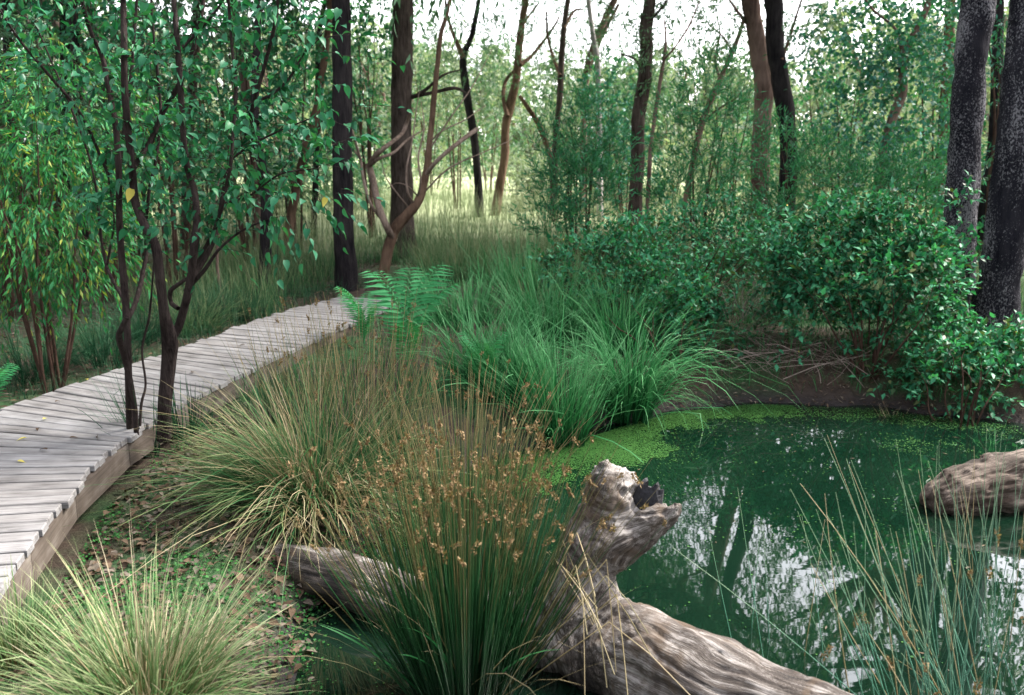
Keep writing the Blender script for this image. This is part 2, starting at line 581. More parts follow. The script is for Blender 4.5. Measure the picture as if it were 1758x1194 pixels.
# ---- boardwalk: planks, edge boards, posts
RL = np.array([(-1.80, 2.2, -2.98, 1.8), (-2.11, 3.47, -3.30, 3.2), (-2.33, 4.48, -3.55, 4.3), (-2.45, 5.18, -3.68, 5.2), (-2.44, 5.6, -3.68, 6.0),
               (-2.41, 6.28, -3.50, 6.85), (-2.29, 7.06, -3.30, 7.6), (-2.08, 8.17, -3.07, 8.6), (-1.78, 9.49, -2.80, 9.95), (-1.5, 10.6, -2.45, 11.0), (-1.3, 11.3, -2.16, 11.65)])
dense = spline(RL, 900)
mid = (dense[:, :2] + dense[:, 2:]) / 2
arc = np.concatenate([[0], np.cumsum(np.linalg.norm(np.diff(mid, axis=0), axis=1))])
m, nt, out = mat('weathered_deck_wood')
oc = N(nt, 'TexCoord').outputs['Object']
rnd = N(nt, 'ObjectInfo').outputs['Random']
vadd = N(nt, 'VectorMath', operation='ADD')
cmb = N(nt, 'CombineXYZ')
nt.links.new(math_(nt, 'MULTIPLY', rnd, 37.0), cmb.inputs[0])
nt.links.new(oc, vadd.inputs[0])
nt.links.new(cmb.outputs[0], vadd.inputs[1])
gr = noise(nt, mapping(nt, vadd.outputs[0], (3, 70, 70)), 1, 5, .65, .3)
bl = noise(nt, mapping(nt, vadd.outputs[0], (3, 6, 6)), 1, 4, .6)
col = ramp(nt, [(.32, (.05, .045, .044)), (.46, (.155, .150, .152)), (.60, (.245, .24, .243)), (.78, (.345, .34, .345))], math_(nt, 'ADD', math_(nt, 'MULTIPLY', gr, .55), math_(nt, 'MULTIPLY', bl, .45)))
col = mixc(nt, math_(nt, 'MULTIPLY', rnd, .5), col, mixc(nt, 1.0, col, (.78, .73, .69), 'MULTIPLY'))
bsdf(nt, out, col, .8, .25, gr, .5, .006)
M_DECK = m
m, nt, out = mat('weathered_edge_board')
co = N(nt, 'TexCoord').outputs['Object']
gr = noise(nt, mapping(nt, co, (2, 2, 40)), 1, 5, .65, .4)
bl = noise(nt, co, 4, 4)
col = ramp(nt, [(.3, (.028, .021, .017)), (.5, (.085, .068, .056)), (.72, (.17, .148, .13))], math_(nt, 'ADD', math_(nt, 'MULTIPLY', gr, .5), math_(nt, 'MULTIPLY', bl, .5)))
bsdf(nt, out, col, .85, .2, gr, .5, .006)
M_EDGE = m
deck = thing('boardwalk', 'curving grey timber plank boardwalk leading away on the left', 'boardwalk', (0, 0, 0))
r = rng(5)
s0 = 0.0
PL = .128
while s0 + PL < arc[-1]:
    w = PL * r.uniform(.94, 1.05)
    gap = r.uniform(.011, .021)
    a = np.array([np.interp(s0, arc, dense[:, i]) for i in range(4)])
    c = np.array([np.interp(s0 + w - gap, arc, dense[:, i]) for i in range(4)])
    s0 += w
    jr, jl = r.normal(0, .012), r.normal(0, .02)
    pr0, pl0, pr1, pl1 = a[:2].copy(), a[2:].copy(), c[:2].copy(), c[2:].copy()
    ax = (pr0 - pl0) / np.linalg.norm(pr0 - pl0)
    # planks stay close to parallel sided
    pr0 += ax * jr; pr1 += ax * jr; pl0 += ax * jl; pl1 += ax * jl
    o2 = (pl0 + pl1 + pr0 + pr1) / 4
    ang = math.atan2(ax[1], ax[0])
    ca, sa = math.cos(-ang), math.sin(-ang)
    loc = [((q - o2)[0] * ca - (q - o2)[1] * sa, (q - o2)[0] * sa + (q - o2)[1] * ca) for q in (pl0, pr0, pr1, pl1)]
    th, ch = .038, .005
    ctr = np.mean(loc, 0)
    top = [(x + (ctr[0] - x) / abs(ctr[0] - x + 1e-9) * ch, y + (ctr[1] - y) / abs(ctr[1] - y + 1e-9) * ch, 0) for x, y in loc]
    mid_ = [(x, y, -ch) for x, y in loc]
    bot = [(x, y, -th) for x, y in loc]
    V = np.array(top + mid_ + bot)
    F = [(0, 1, 2), (0, 2, 3)]
    for lv in (0, 4):
        for i in range(4):
            j = (i + 1) % 4
            F += [(lv + i, lv + 4 + i, lv + 4 + j), (lv + i, lv + 4 + j, lv + j)]
    F += [(8, 10, 9), (8, 11, 10)]
    mb = MB()
    mb.add(V, F)
    pk = mb.build('plank', M_DECK, deck, (o2[0], o2[1], r.normal(0, .0025)), smooth=False)
    pk.rotation_euler = (r.normal(0, .012), r.normal(0, .003), ang)
# edge boards: short straight lengths follow the curve under the plank ends
for side, inset in ((0, .03), (2, -.03)):
    e = dense[:, side:side + 2]
    ea = np.concatenate([[0], np.cumsum(np.linalg.norm(np.diff(e, axis=0), axis=1))])
    cuts = [0]
    while cuts[-1] < ea[-1] - .4:
        cuts.append(min(cuts[-1] + r.uniform(.75, 1.1), ea[-1]))
    for c0, c1 in zip(cuts[:-1], cuts[1:]):
        p0 = np.array([np.interp(c0 + .002, ea, e[:, i]) for i in (0, 1)])
        p1 = np.array([np.interp(c1 - .002, ea, e[:, i]) for i in (0, 1)])
        d = (p1 - p0) / np.linalg.norm(p1 - p0)
        nn = np.array([d[1], -d[0]]) * (1 if side == 0 else -1)
        Lh = np.linalg.norm(p1 - p0) / 2
        x0, y0, z0 = Lh, .019, .075
        V = np.array([(sx * x0, sy * y0, sz * z0) for sx in (-1, 1) for sy in (-1, 1) for sz in (-1, 1)])
        F = [(0, 1, 3), (0, 3, 2), (4, 6, 7), (4, 7, 5), (0, 4, 5), (0, 5, 1), (2, 3, 7), (2, 7, 6), (0, 2, 6), (0, 6, 4), (1, 5, 7), (1, 7, 3)]
        mb = MB(); mb.add(V, F)
        c = (p0 + p1) / 2 - nn * abs(inset)
        o = mb.build('edge_board', M_EDGE, deck, (c[0], c[1], -.042 - z0), smooth=False)
        o.rotation_euler = (0, 0, math.atan2(d[1], d[0]))
    for c0 in cuts[1:-1]:
        p0 = np.array([np.interp(c0, ea, e[:, i]) for i in (0, 1)])
        p1 = np.array([np.interp(c0 + .05, ea, e[:, i]) for i in (0, 1)])
        d = (p1 - p0) / np.linalg.norm(p1 - p0)
        nn = np.array([d[1], -d[0]]) * (1 if side == 0 else -1)
        c = p0 - nn * (abs(inset) + .075)
        mb = MB()
        zb = g1(c[0], c[1]) - .1
        tubes(mb, np.array([[(0, 0, zb), (0, 0, -.05)]]), .05, 4)
        mb.build('post', M_EDGE, deck, (c[0], c[1], 0), smooth=False)

# ---- the fallen log across the pond's near edge
def log_mesh(name, limbs, vox, seed, grain_k=7.0, rough=.02):
    """limbs: list of (pts, radii); merged by voxel remesh, with a grain direction stored per vertex"""
    mb = MB()
    for pts, rad in limbs:
        n = max(24, len(pts) * 8)
        P, Rr = trunk(mb, pts, rad, n, 20, .16, seed)
        T0 = np.arange(20)
        base = mb.n - n * 20 - 1
        c = mb.v[-1][:20].mean(0)
        mb.add(np.vstack([mb.v[-1][:20], c]), np.stack([(T0 + 1) % 20, T0, np.full(20, 20)], -1))
    me = mb.mesh('tmp', None)
    o = bpy.data.objects.new('tmp', me)
    COL.objects.link(o)
    md = o.modifiers.new('r', 'REMESH')
    md.mode = 'VOXEL'
    md.voxel_size = vox
    sm = o.modifiers.new('s', 'SMOOTH')
    sm.factor, sm.iterations = .5, 5
    dg = bpy.context.evaluated_depsgraph_get()
    dg.update()
    me2 = bpy.data.meshes.new_from_object(o.evaluated_get(dg))
    bpy.data.objects.remove(o)
    nv = len(me2.vertices)
    co = np.empty(nv * 3, np.float32)
    me2.vertices.foreach_get('co', co)
    co = co.reshape(-1, 3).astype(float)
    no = np.empty(nv * 3, np.float32)
    me2.vertices.foreach_get('normal', no)
    no = no.reshape(-1, 3)
    W, G = [], []
    for pts, rad in limbs:
        pr = spline(np.hstack([np.asarray(pts, float), np.asarray(rad, float)[:, None]]), 60)
        P, Rr = pr[:, :3], pr[:, 3]
        al = np.concatenate([[0], np.cumsum(np.linalg.norm(np.diff(P, axis=0), axis=1))])
        D = np.linalg.norm(co[:, None] - P[None], axis=2) / Rr[None]
        i = D.argmin(1)
        T = unit(np.gradient(P, axis=0))[i]
        off = co - P[i]
        s = al[i] + (off * T).sum(1)
        off = off - (off * T).sum(1)[:, None] * T
        A = unit(np.cross(T, [0.3, .2, 1])); B = np.cross(T, A)
        G.append(np.stack([s, (off * A).sum(1) * grain_k, (off * B).sum(1) * grain_k], -1))
        W.append(np.exp(-3 * D.min(1)))
    W = np.stack(W, 0); W = W ** 2 / (W ** 2).sum(0)
    g = sum(w[:, None] * gg for w, gg in zip(W, G))
    warp = fbm(co * 3.1 + seed, 3)[:, None] * np.array([0, .8, .8])
    gg = g * np.array([2.2, 2.4, 2.4]) + warp * 1.4
    h = (fbm(gg * 1.1 + 5, 3) - .5) * .7 + (fbm(co * 5 + seed, 3) - .5) * 1.5
    crack = -np.clip(.08 - np.abs(fbm(gg * np.array([.5, 1.2, 1.2]) + 30, 2) - .5), 0, 1) / .08
    stub = sstep(-.05, .12, co[:, 2]) * (1 if len(limbs) > 2 else 0)
    h = h + stub * ((np.abs(fbm(co * 18, 3) - .5) * -2.2 + .2) + (fbm(co * 9 + 3, 2) - .5) * .5)
    co2 = co + no * (rough * h + rough * .45 * crack)[:, None]
    me2.vertices.foreach_set('co', co2.astype(np.float32).ravel())
    a = me2.attributes.new('grain', 'FLOAT_VECTOR', 'POINT')
    a.data.foreach_set('vector', gg.astype(np.float32).ravel())
    me2.polygons.foreach_set('use_smooth', np.full(len(me2.polygons), True))
    me2.update()
    me2.name = name
    return me2

def log_mat(name, dark, mid, pale, warm):
    m, nt, out = mat(name)
    g = N(nt, 'Attribute', attribute_name='grain').outputs['Vector']
    co = N(nt, 'NewGeometry').outputs['Position']
    n1 = noise(nt, mapping(nt, g, (.8, 4.5, 4.5)), 1.0, 6, .65, .9)
    n2 = noise(nt, mapping(nt, g, (.35, .9, .9)), 1.0, 3, .5, 1.2)
    n3 = noise(nt, co, 2.6, 4, .6, .6)
    n4 = noise(nt, mapping(nt, g, (1.2, 18, 18)), 1.0, 4, .75, .2)
    f = math_(nt, 'ADD', math_(nt, 'MULTIPLY', n1, .22), math_(nt, 'ADD', math_(nt, 'MULTIPLY', n2, .20), math_(nt, 'ADD', math_(nt, 'MULTIPLY', n3, .40), math_(nt, 'MULTIPLY', n4, .22))))
    col = ramp(nt, [(.43, dark), (.51, mid), (.58, pale), (.65, tuple(min(1, c * 1.3) for c in pale))], f)
    col = mixc(nt, ramp(nt, [(.52, (0, 0, 0)), (.64, (.7, .7, .7))], noise(nt, co, 4.3, 4, .6, .8)), col, warm)
    ck = noise(nt, mapping(nt, g, (.5, 9, 9)), 1.0, 3, .6, .5)
    col = mixc(nt, ramp(nt, [(.33, (.8, .8, .8)), (.40, (0, 0, 0))], ck), col, dark)
    # damp, dark band just above the water
    sep = N(nt, 'SeparateXYZ')
    nt.links.new(co, sep.inputs[0])
    mr = N(nt, 'MapRange', interpolation_type='SMOOTHSTEP')
    mr.inputs['From Min'].default_value, mr.inputs['From Max'].default_value = WATER_Z - .02, WATER_Z + .10
    nt.links.new(math_(nt, 'ADD', sep.outputs[2], math_(nt, 'MULTIPLY', math_(nt, 'SUBTRACT', n3, .5), .12)), mr.inputs['Value'])
    col = mixc(nt, mr.outputs[0], mixc(nt, 1.0, col, (.3, .3, .28), 'MULTIPLY'), col)
    bsdf(nt, out, col, .78, .25, math_(nt, 'ADD', n1, math_(nt, 'MULTIPLY', n4, .5)), .8, .012)
    return m
M_LOG = log_mat('silvered_log_wood', (.014, .012, .012), (.068, .055, .048), (.25, .23, .22), (.075, .05, .032))
M_LOG2 = log_mat('brown_log_wood', (.013, .010, .008), (.05, .035, .027), (.16, .125, .105), (.045, .028, .02))
M_CHAR = simple_mat('charred_wood', (.004, .004, .006), (.02, .02, .026), 30, .7, .3, .8)

log = thing('fallen_log', 'weathered silver grey fallen log with a hollow upright stub beside the pond', 'log', (.4, 3.8, -.5))
LOC = np.array((.4, 3.8, -.5))
body = [
    ([(-1.75, 4.85, -.62), (-1.35, 4.62, -.44), (-.88, 4.36, -.385), (-.45, 4.13, -.42), (-.1, 3.97, -.43), (.28, 3.84, -.41), (.62, 3.55, -.40), (1.12, 3.03, -.38), (1.9, 2.25, -.36)],
     [.12, .13, .14, .14, .16, .225, .235, .225, .22]),
    ([(.30, 3.80, -.42), (.31, 3.83, -.2), (.36, 3.87, 0.0), (.45, 3.91, .14), (.50, 3.92, .22)], [.24, .18, .15, .14, .10]),
    ([(.40, 3.89, .05), (.44, 3.91, .20), (.455, 3.92, .33), (.48, 3.92, .37)], [.13, .12, .095, .06]),
    ([(.50, 3.94, .2), (.53, 3.95, .31), (.54, 3.95, .36)], [.07, .05, .025]),
    ([(.43, 3.88, .03), (.56, 3.86, .11), (.65, 3.84, .165), (.72, 3.83, .215), (.735, 3.83, .25)], [.15, .11, .078, .045, .018]),
]
me = log_mesh('log_body', body, .011, 2, rough=.03)
me.transform(Matrix.Translation(-Vector(LOC)))
me.materials.append(M_LOG)
obj('log_body', me, log)
# charred hollow at the top of the stub: jagged black shell standing proud of the rim
mb = MB()
r = rng(11)
K, Lv = 18, 5
cen = np.array((.605, 3.90, .185)) - LOC
axis = unit(np.array((.25, .0, .95)))
A = unit(np.cross(axis, [0, 1, 0])); B = np.cross(axis, A)
an = np.arange(K) / K * 2 * np.pi
V = []
rim = .075 + .075 * fbm(np.stack([np.cos(an) * 2.2, np.sin(an) * 2.2, np.full(K, 3.)], -1), 3) + r.uniform(-.018, .03, K)
prof = [(.06, -.3), (.068, .35), (.062, .75), (.055, 1.0), (.040, .92), (.040, .3), (.02, -.1)]
for rr, hh in prof:
    V.append(cen + (rr * (1 + .12 * np.sin(3 * an + 1)))[:, None] * (np.cos(an)[:, None] * A + np.sin(an)[:, None] * B * .85) + (rim * hh)[:, None] * axis)
V = np.concatenate(V)
F = []
for i in range(len(prof) - 1):
    for k in range(K):
        a, b_, c, d = i * K + k, i * K + (k + 1) % K, (i + 1) * K + (k + 1) % K, (i + 1) * K + k
        F += [(a, b_, c), (a, c, d)]
mb.add(V, F)
tag(mb.build('charred_hollow', M_CHAR, log, smooth=False), 'jagged black charred hollow at the tip of the stub')
log2 = thing('sunken_log', 'brown furrowed log end rising from the water at the right edge', 'log', (3.3, 5.7, -.5))
body2 = [([(2.72, 5.62, -.50), (2.86, 5.64, -.44), (3.1, 5.68, -.38), (3.5, 5.76, -.36), (4.3, 5.9, -.40)], [.08, .16, .20, .215, .2]), ([(2.80, 5.60, -.42), (3.0, 5.62, -.33), (3.3, 5.66, -.27), (3.6, 5.7, -.27)], [.05, .09, .10, .08])]
me = log_mesh('log_body', body2, .012, 8, rough=.04)
me.transform(Matrix.Translation(-Vector((3.3, 5.7, -.5))))
me.materials.append(M_LOG2)
obj('log_body', me, log2)

# ================================================================== MATERIALS OF THE PLANTS
B_CHAR = bark_mat('fire_blackened_bark', (.006, .0055, .007), (.03, .026, .027), .4)
B_LICH = bark_mat('blackened_bark_with_lichen', (.005, .005, .008), (.019, .018, .023), .4, 1, (.17, .165, .18), .75)
B_GREY = bark_mat('grey_brown_bark', (.018, .014, .012), (.095, .073, .063), .4)
B_BROWN = bark_mat('brown_flaky_bark', (.04, .024, .017), (.17, .11, .078), .5, .7)
B_PINK = bark_mat('pinkish_smooth_bark', (.05, .03, .025), (.19, .13, .11), .55, .7)
B_PALE = bark_mat('pale_grey_smooth_bark', (.24, .22, .22), (.45, .42, .42), .8, .5)
B_STEM = bark_mat('dark_shrub_stem_bark', (.014, .010, .010), (.048, .037, .035), .4, 2.0)
B_TWIG = bark_mat('reddish_twig_bark', (.03, .018, .014), (.085, .052, .04), .4, 2.0)
B_DEAD = bark_mat('dead_pale_wood', (.09, .062, .05), (.27, .205, .17), .5, 1.2)
SHRUB_COLS = [(.012, .07, .040), (.022, .105, .06), (.045, .16, .095), (.028, .10, .058), (.06, .18, .085)]
L_SHRUB = leaf_mat('shrub_leaf', SHRUB_COLS, .28, .36, .5)
L_SHRUB_O = leaf_mat('shrub_leaf_single', SHRUB_COLS, .28, .36, .5, True)
L_WILLOW = leaf_mat('light_green_leaf', [(.022, .11, .05), (.036, .155, .06), (.07, .21, .07), (.03, .13, .06), (.04, .15, .06), (.22, .25, .05)], .35, .45, .35)
L_BUSH = leaf_mat('bush_leaf', [(.07, .085, .03), (.010, .06, .035), (.028, .135, .075), (.065, .22, .13), (.03, .13, .075), (.09, .26, .14)], .25, .42, .45)
L_THICKET = leaf_mat('shade_darkened_thicket_leaf', [(.03, .06, .038), (.05, .085, .052), (.075, .115, .07), (.05, .08, .055)], .25, .5, .3)  # leaf colours darkened to stand in for shade inside the dense left wood
L_NEEDLE = leaf_mat('needle_leaf', [(.015, .080, .050), (.035, .13, .07), (.075, .20, .10), (.04, .14, .08)], .25, .45, .35)
L_ROUND = leaf_mat('blue_green_round_leaf', [(.025, .085, .075), (.04, .12, .115), (.06, .16, .16), (.035, .12, .07), (.06, .15, .07)], .25, .42, .4)
L_GUM = leaf_mat('gum_leaf', [(.05, .09, .06), (.085, .13, .085), (.135, .18, .125), (.095, .13, .095)], .3, .42, .4)
L_FAR = leaf_mat('haze_paled_far_leaf', [(.12, .16, .115), (.18, .215, .16), (.25, .275, .21), (.16, .19, .155)], .3, .6, .2)  # paler leaf colours stand in for distance haze and full sun
L_FERN = leaf_mat('fern_frond_green', [(.035, .17, .07), (.06, .23, .10), (.09, .27, .13)], .3, .5, .3)
L_YELLOW = leaf_mat('yellow_leaf', [(.42, .36, .06), (.5, .42, .12)], .25, .5, .3)
L_LITTER = leaf_mat('fallen_brown_leaf', [(.035, .024, .016), (.075, .05, .033), (.12, .085, .058), (.055, .036, .025), (.10, .085, .07), (.17, .14, .11)], .08, .75, .2)
G_SEDGE = blade_mat('sedge_green', (.008, .055, .018), (.034, .20, .06), (.13, .36, .15), .32)
G_TUSS = blade_mat('arching_tussock_green', (.018, .05, .018), (.04, .15, .05), (.24, .27, .12), .2, midpos=.6)
G_PALE = blade_mat('pale_tussock', (.10, .075, .03), (.085, .185, .06), (.31, .33, .18), .32, midpos=.5)
G_STRAW = blade_mat('straw_rush', (.015, .06, .022), (.045, .115, .04), (.33, .25, .13), .3, midpos=.5)
G_RUSH = blade_mat('dark_rush', (.006, .024, .010), (.018, .072, .024), (.13, .10, .045), .25, .05, .35, .66)
G_BLUE = blade_mat('blue_green_rush', (.035, .11, .07), (.06, .165, .115), (.16, .23, .14), .25, .05, .35)
G_MEAD = blade_mat('meadow_grass', (.03, .09, .035), (.08, .19, .075), (.27, .29, .15), .42)
G_DARK = blade_mat('dark_grass', (.008, .035, .018), (.02, .085, .04), (.05, .14, .07), .35)
SEED = leaf_mat('seed_head_tan', [(.08, .05, .026), (.15, .10, .052), (.22, .155, .09)], .15, .7, .2)

# ================================================================== TREES
def crown_proto(seed, n_cl=34, per=34, rad=(2.1, 2.1, 1.9), cz=1.3, tpl=LANCE, size=.13, k=10, lmat=None, bark=None):
    r = rng(seed)
    ml, mt = MB(), MB()
    cs = rdir(r, n_cl) * np.asarray(rad) * r.uniform(.45, 1, (n_cl, 1)) ** .6
    cs = cs + np.array((0, 0, cz))
    for c in cs:
        midp = c * np.array((.35, .35, .35)) + r.normal(0, .18, 3)
        trunk(mt, [(0, 0, 0), midp, c], [.07, .045, .012], 7, 5, .1, seed)
        cr = r.uniform(.3, .75)
        S, D = shell(r, c, (cr, cr, cr * .7), per, .2)
        sprays(r, ml, None, S, D * .6 + np.array((0, 0, -.2)), r.uniform(.25, .55, len(S)), k, size, tpl, .5, .8, .7, .3)
    return ml.mesh('crown', lmat or L_GUM), mt.mesh('limbs', bark or B_BROWN)
CROWNS = [crown_proto(100 + i) for i in range(3)]

def tip_sprays(root, tips, r, lmat, size=.11, n=46, rad=.55, tpl=LANCE, k=9):
    ml = MB()
    for t in tips:
        S, D = shell(r, t, (rad, rad, rad * .8), n, .1)
        sprays(r, ml, None, S, D * .5 + np.array((0, 0, .1)), r.uniform(.2, .4, len(S)), k, size, tpl, .4, .8, .5, .3)
    return ml.build('foliage', lmat, root)

TREE_I = [0]
def tree(label, trace, Y, bark, top, crown=1.0, branches=(), bbark=None, name='gum_tree', lean_y=0.0, leafy=(), lmat=None, group=None, lsize=.11, cat='tree'):
    TREE_I[0] += 1
    sd = TREE_I[0]
    r = rng(700 + sd)
    pts = [atd(px, py, Y + lean_y * i / len(trace)) for i, (px, py, w) in enumerate(trace)]
    rad = [w / 2 / FPX * Y * 1.03 for _, _, w in trace]
    x, y = pts[0][0], pts[0][1]
    gz = g1(x, y)
    foot = np.array((x, y, gz))
    if pts[0][2] > gz + .05:
        pts = [np.array((x, y, gz - .12))] + pts
        rad = [rad[0] * 1.25] + rad
    else:
        pts[0] = np.array((x, y, gz - .12)); rad[0] *= 1.15
    last, d = pts[-1], unit(pts[-1] - pts[-3])
    if top > last[2] + .5:
        h = top - last[2]
        for q in (.35, .7, 1.0):
            d2 = unit(d * (1 - q * .6) + np.array((0, 0, q * .6)) + r.normal(0, .07, 3))
            pts.append(last + d2 * h * q)
            rad.append(rad[len(trace) - 1] * (1 - .55 * q))
    root = thing(name, label, cat, foot, group)
    mb = MB()
    trunk(mb, np.array(pts) - foot, rad, max(44, len(pts) * 9), 18, .17, sd)
    stem = mb.build('trunk', bark, root)
    tips = []
    for br in branches:
        bp = [atd(px, py, Y + .25 * math.sin(i * 1.3 + sd)) - foot for i, (px, py, w) in enumerate(br)]
        bw = [w / 2 / FPX * Y for _, _, w in br]
        mb = MB()
        trunk(mb, bp, bw, len(br) * 6, 7, .1, sd + 3)
        mb.build('branch', bbark or bark, stem)
        tips.append(bp[-1])
    if leafy:
        tip_sprays(root, [atd(px, py, Y + dy) - foot for px, py, dy in leafy], r, lmat or L_GUM, lsize)
    if crown:
        cm, lm = CROWNS[sd % 3]
        for nm, me in (('crown', cm), ('limbs', lm)):
            o = obj(nm, me, root if nm == 'crown' else stem, tuple(np.array(pts[-1]) - foot - np.array((0, 0, .5))))
            o.scale = (crown,) * 3
            o.rotation_euler = (0, 0, sd * 2.1)
    return root

tree('straight fire-blackened trunk standing at the far end of the boardwalk', [(597, 500, 36), (590, 400, 34), (588, 250, 32), (587, 100, 30), (586, 0, 29)], 12.2, B_CHAR, 5.6, 1.4)
tree('tall dark grey trunk just right of the blackened trunk and behind the twisted tree', [(692, 440, 42), (690, 330, 36), (689, 200, 34), (690, 100, 34), (692, 0, 31)], 16, B_GREY, 6.5, 1.6, lean_y=.2,
     branches=[[(700, 172, 7), (730, 155, 6), (760, 130, 4), (790, 120, 2)], [(700, 168, 8), (740, 160, 6), (780, 152, 6), (800, 160, 3)]])
tree('small twisted forked tree with peeling pinkish brown bark and dead limbs', [(652, 507, 21), (660, 460, 18), (670, 415, 18), (682, 388, 18), (702, 366, 17), (720, 342, 14), (731, 300, 12), (738, 240, 10), (744, 180, 9), (750, 120, 8), (757, 60, 7), (768, 20, 6)],
     12.6, B_BROWN, 5.2, .35, bbark=B_DEAD, name='twisted_tree', branches=[
         [(676, 412, 13), (662, 386, 12), (650, 355, 12), (640, 310, 13), (632, 282, 12)],
         [(634, 284, 10), (650, 262, 9), (672, 245, 7), (690, 230, 7), (698, 212, 7), (704, 194, 3)],
         [(634, 284, 8), (652, 272, 6), (676, 262, 5), (700, 240, 4), (730, 222, 2)],
         [(660, 382, 7), (636, 350, 5), (624, 308, 5), (619, 275, 5), (608, 258, 3)],
         [(619, 275, 5), (606, 230, 4), (592, 195, 6), (580, 175, 3)],
         [(727, 305, 8), (752, 275, 7), (785, 247, 7), (819, 222, 8)],
         [(724, 335, 3), (770, 290, 3), (830, 262, 2), (880, 240, 1)],
         [(734, 262, 3), (775, 200, 2.5), (810, 150, 2), (845, 85, 1)],
         [(712, 352, 5), (700, 330, 4), (698, 290, 3), (708, 240, 2.5), (716, 180, 2), (725, 130, 1)],
         [(716, 345, 4), (722, 310, 3.5), (718, 270, 3), (728, 220, 2.5), (722, 170, 1)],
         [(737, 245, 3), (760, 225, 2.5), (800, 205, 2), (835, 180, 1)],
         [(706, 362, 3), (680, 330, 2.5), (660, 300, 2), (655, 270, 1)],
         [(720, 340, 3), (700, 320, 2), (680, 315, 2), (665, 325, 1)]])
tree('slender dark forked trunk on the edge of the bright field, left of its paler neighbour', [(823, 374, 13), (820, 300, 13), (813, 230, 13), (804, 180, 13), (797, 130, 13), (795, 98, 11), (806, 72, 8), (815, 40, 8), (822, 0, 7)], 24, B_CHAR, 7.5, 1.3,
     branches=[[(795, 100, 9), (781, 66, 7), (770, 34, 5), (764, 0, 4)]], bbark=B_BROWN, leafy=[(770, 60, .5), (740, 90, 1), (850, 60, 1), (790, 150, 1), (840, 30, .3), (835, 165, .6), (720, 30, .5), (745, 150, 1), (735, 210, .8), (800, 25, -.4), (850, 105, 1.2), (780, 205, 1.4), (710, 120, 1), (815, 110, -.6)])
tree('slender leaning brown trunk on the edge of the bright field with a branch reaching right', [(849, 380, 16), (856, 330, 15), (866, 270, 14), (868, 220, 13), (875, 185, 15), (886, 140, 13), (890, 90, 12), (896, 40, 11), (903, 0, 10)], 24.5, B_BROWN, 8, 1.3,
     branches=[[(871, 200, 8), (864, 168, 7), (868, 140, 6), (884, 120, 5)], [(893, 112, 8), (912, 97, 6), (930, 75, 5), (946, 54, 4), (960, 30, 3)], [(891, 60, 5), (903, 35, 4), (925, 5, 3)]],
     leafy=[(930, 60, .4), (960, 90, .8), (860, 110, .7), (905, 150, 1), (925, 20, .2), (850, 200, 1), (880, 20, .8), (915, 190, 1.2), (945, 125, -.5), (870, 60, -.6), (990, 10, .4), (910, 235, 1)])
tree('dark crooked trunk rising behind the feathery bush with a pale side limb to its left', [(953, 395, 14), (950, 330, 13), (955, 230, 10), (960, 180, 10), (963, 120, 10), (966, 70, 9), (972, 20, 8), (978, -15, 7)], 22, B_GREY, 7.5, 1.3,
     branches=[[(950, 305, 11), (942, 260, 10), (925, 215, 9), (908, 188, 8), (892, 165, 6)], [(962, 130, 6), (950, 100, 5), (940, 60, 4), (938, 20, 3)], [(968, 48, 5), (985, 20, 4), (1000, 16, 3)]], bbark=B_BROWN, leafy=[(985, 90, .5), (935, 30, .5), (1000, 40, .8), (950, 130, .6), (975, 160, .8), (995, 190, .4), (930, 150, .8), (1010, 90, 1.2)])
tree('smooth pale grey slender trunk among brown trunks against the white sky', [(1030, 400, 10), (1028, 200, 9), (1026, 112, 9), (1018, 60, 8), (1010, 0, 7)], 22.5, B_PALE, 8, 1.1)
tree('reddish forked trunk leaning right beside the smooth pale grey one', [(1000, 400, 10), (1003, 200, 10), (1008, 120, 11), (1022, 75, 12), (1040, 30, 11), (1055, 0, 10)], 23.5, B_PINK, 8.5, 1.4, branches=[[(1006, 135, 8), (1018, 100, 7), (1036, 58, 6), (1062, 8, 5)]],
     leafy=[(1050, 60, 1), (985, 130, .7), (1075, 20, .5), (1090, 110, 1), (1055, 150, 1), (1070, 190, .6), (1040, 110, -.5), (1020, 20, .8), (1130, 120, 1), (1150, 170, .6)])
tree('dark swaying trunk left of the pair of thick trunks, standing clear against the sky', [(1088, 398, 25), (1094, 290, 22), (1096, 200, 23), (1106, 145, 22), (1110, 90, 21), (1109, 50, 20), (1116, 0, 19)], 17, B_GREY, 6.8, 1.4, branches=[[(1103, 120, 5), (1088, 101, 4), (1066, 93, 3)], [(1112, 40, 6), (1135, 15, 4), (1160, -20, 3)]], leafy=[(1080, 20, .4), (1145, 5, .3), (1062, 60, .6), (1165, 45, .8), (1075, 150, .8), (1190, 10, .6)])
tree('thin reddish sapling trunk forking just right of the dark swaying trunk', [(1110, 392, 7), (1118, 250, 7), (1132, 150, 6), (1140, 102, 5), (1143, 70, 4), (1140, 30, 2)], 16, B_PINK, 0, 0, branches=[[(1138, 105, 4), (1160, 80, 3), (1182, 46, 3), (1202, 0, 2)]], leafy=[(1145, 60, .3), (1160, 140, .3)])
tree('thick pinkish brown trunk, left one of the close pair', [(1304, 412, 32), (1306, 250, 29), (1311, 160, 29), (1303, 100, 27), (1296, 50, 27), (1288, 0, 26)], 17.3, B_PINK, 6.8, 1.5, lean_y=-.3, branches=[[(1298, 60, 7), (1270, 25, 5), (1245, -10, 4)]], leafy=[(1255, 15, .3), (1230, 50, .6), (1275, 70, .7)])
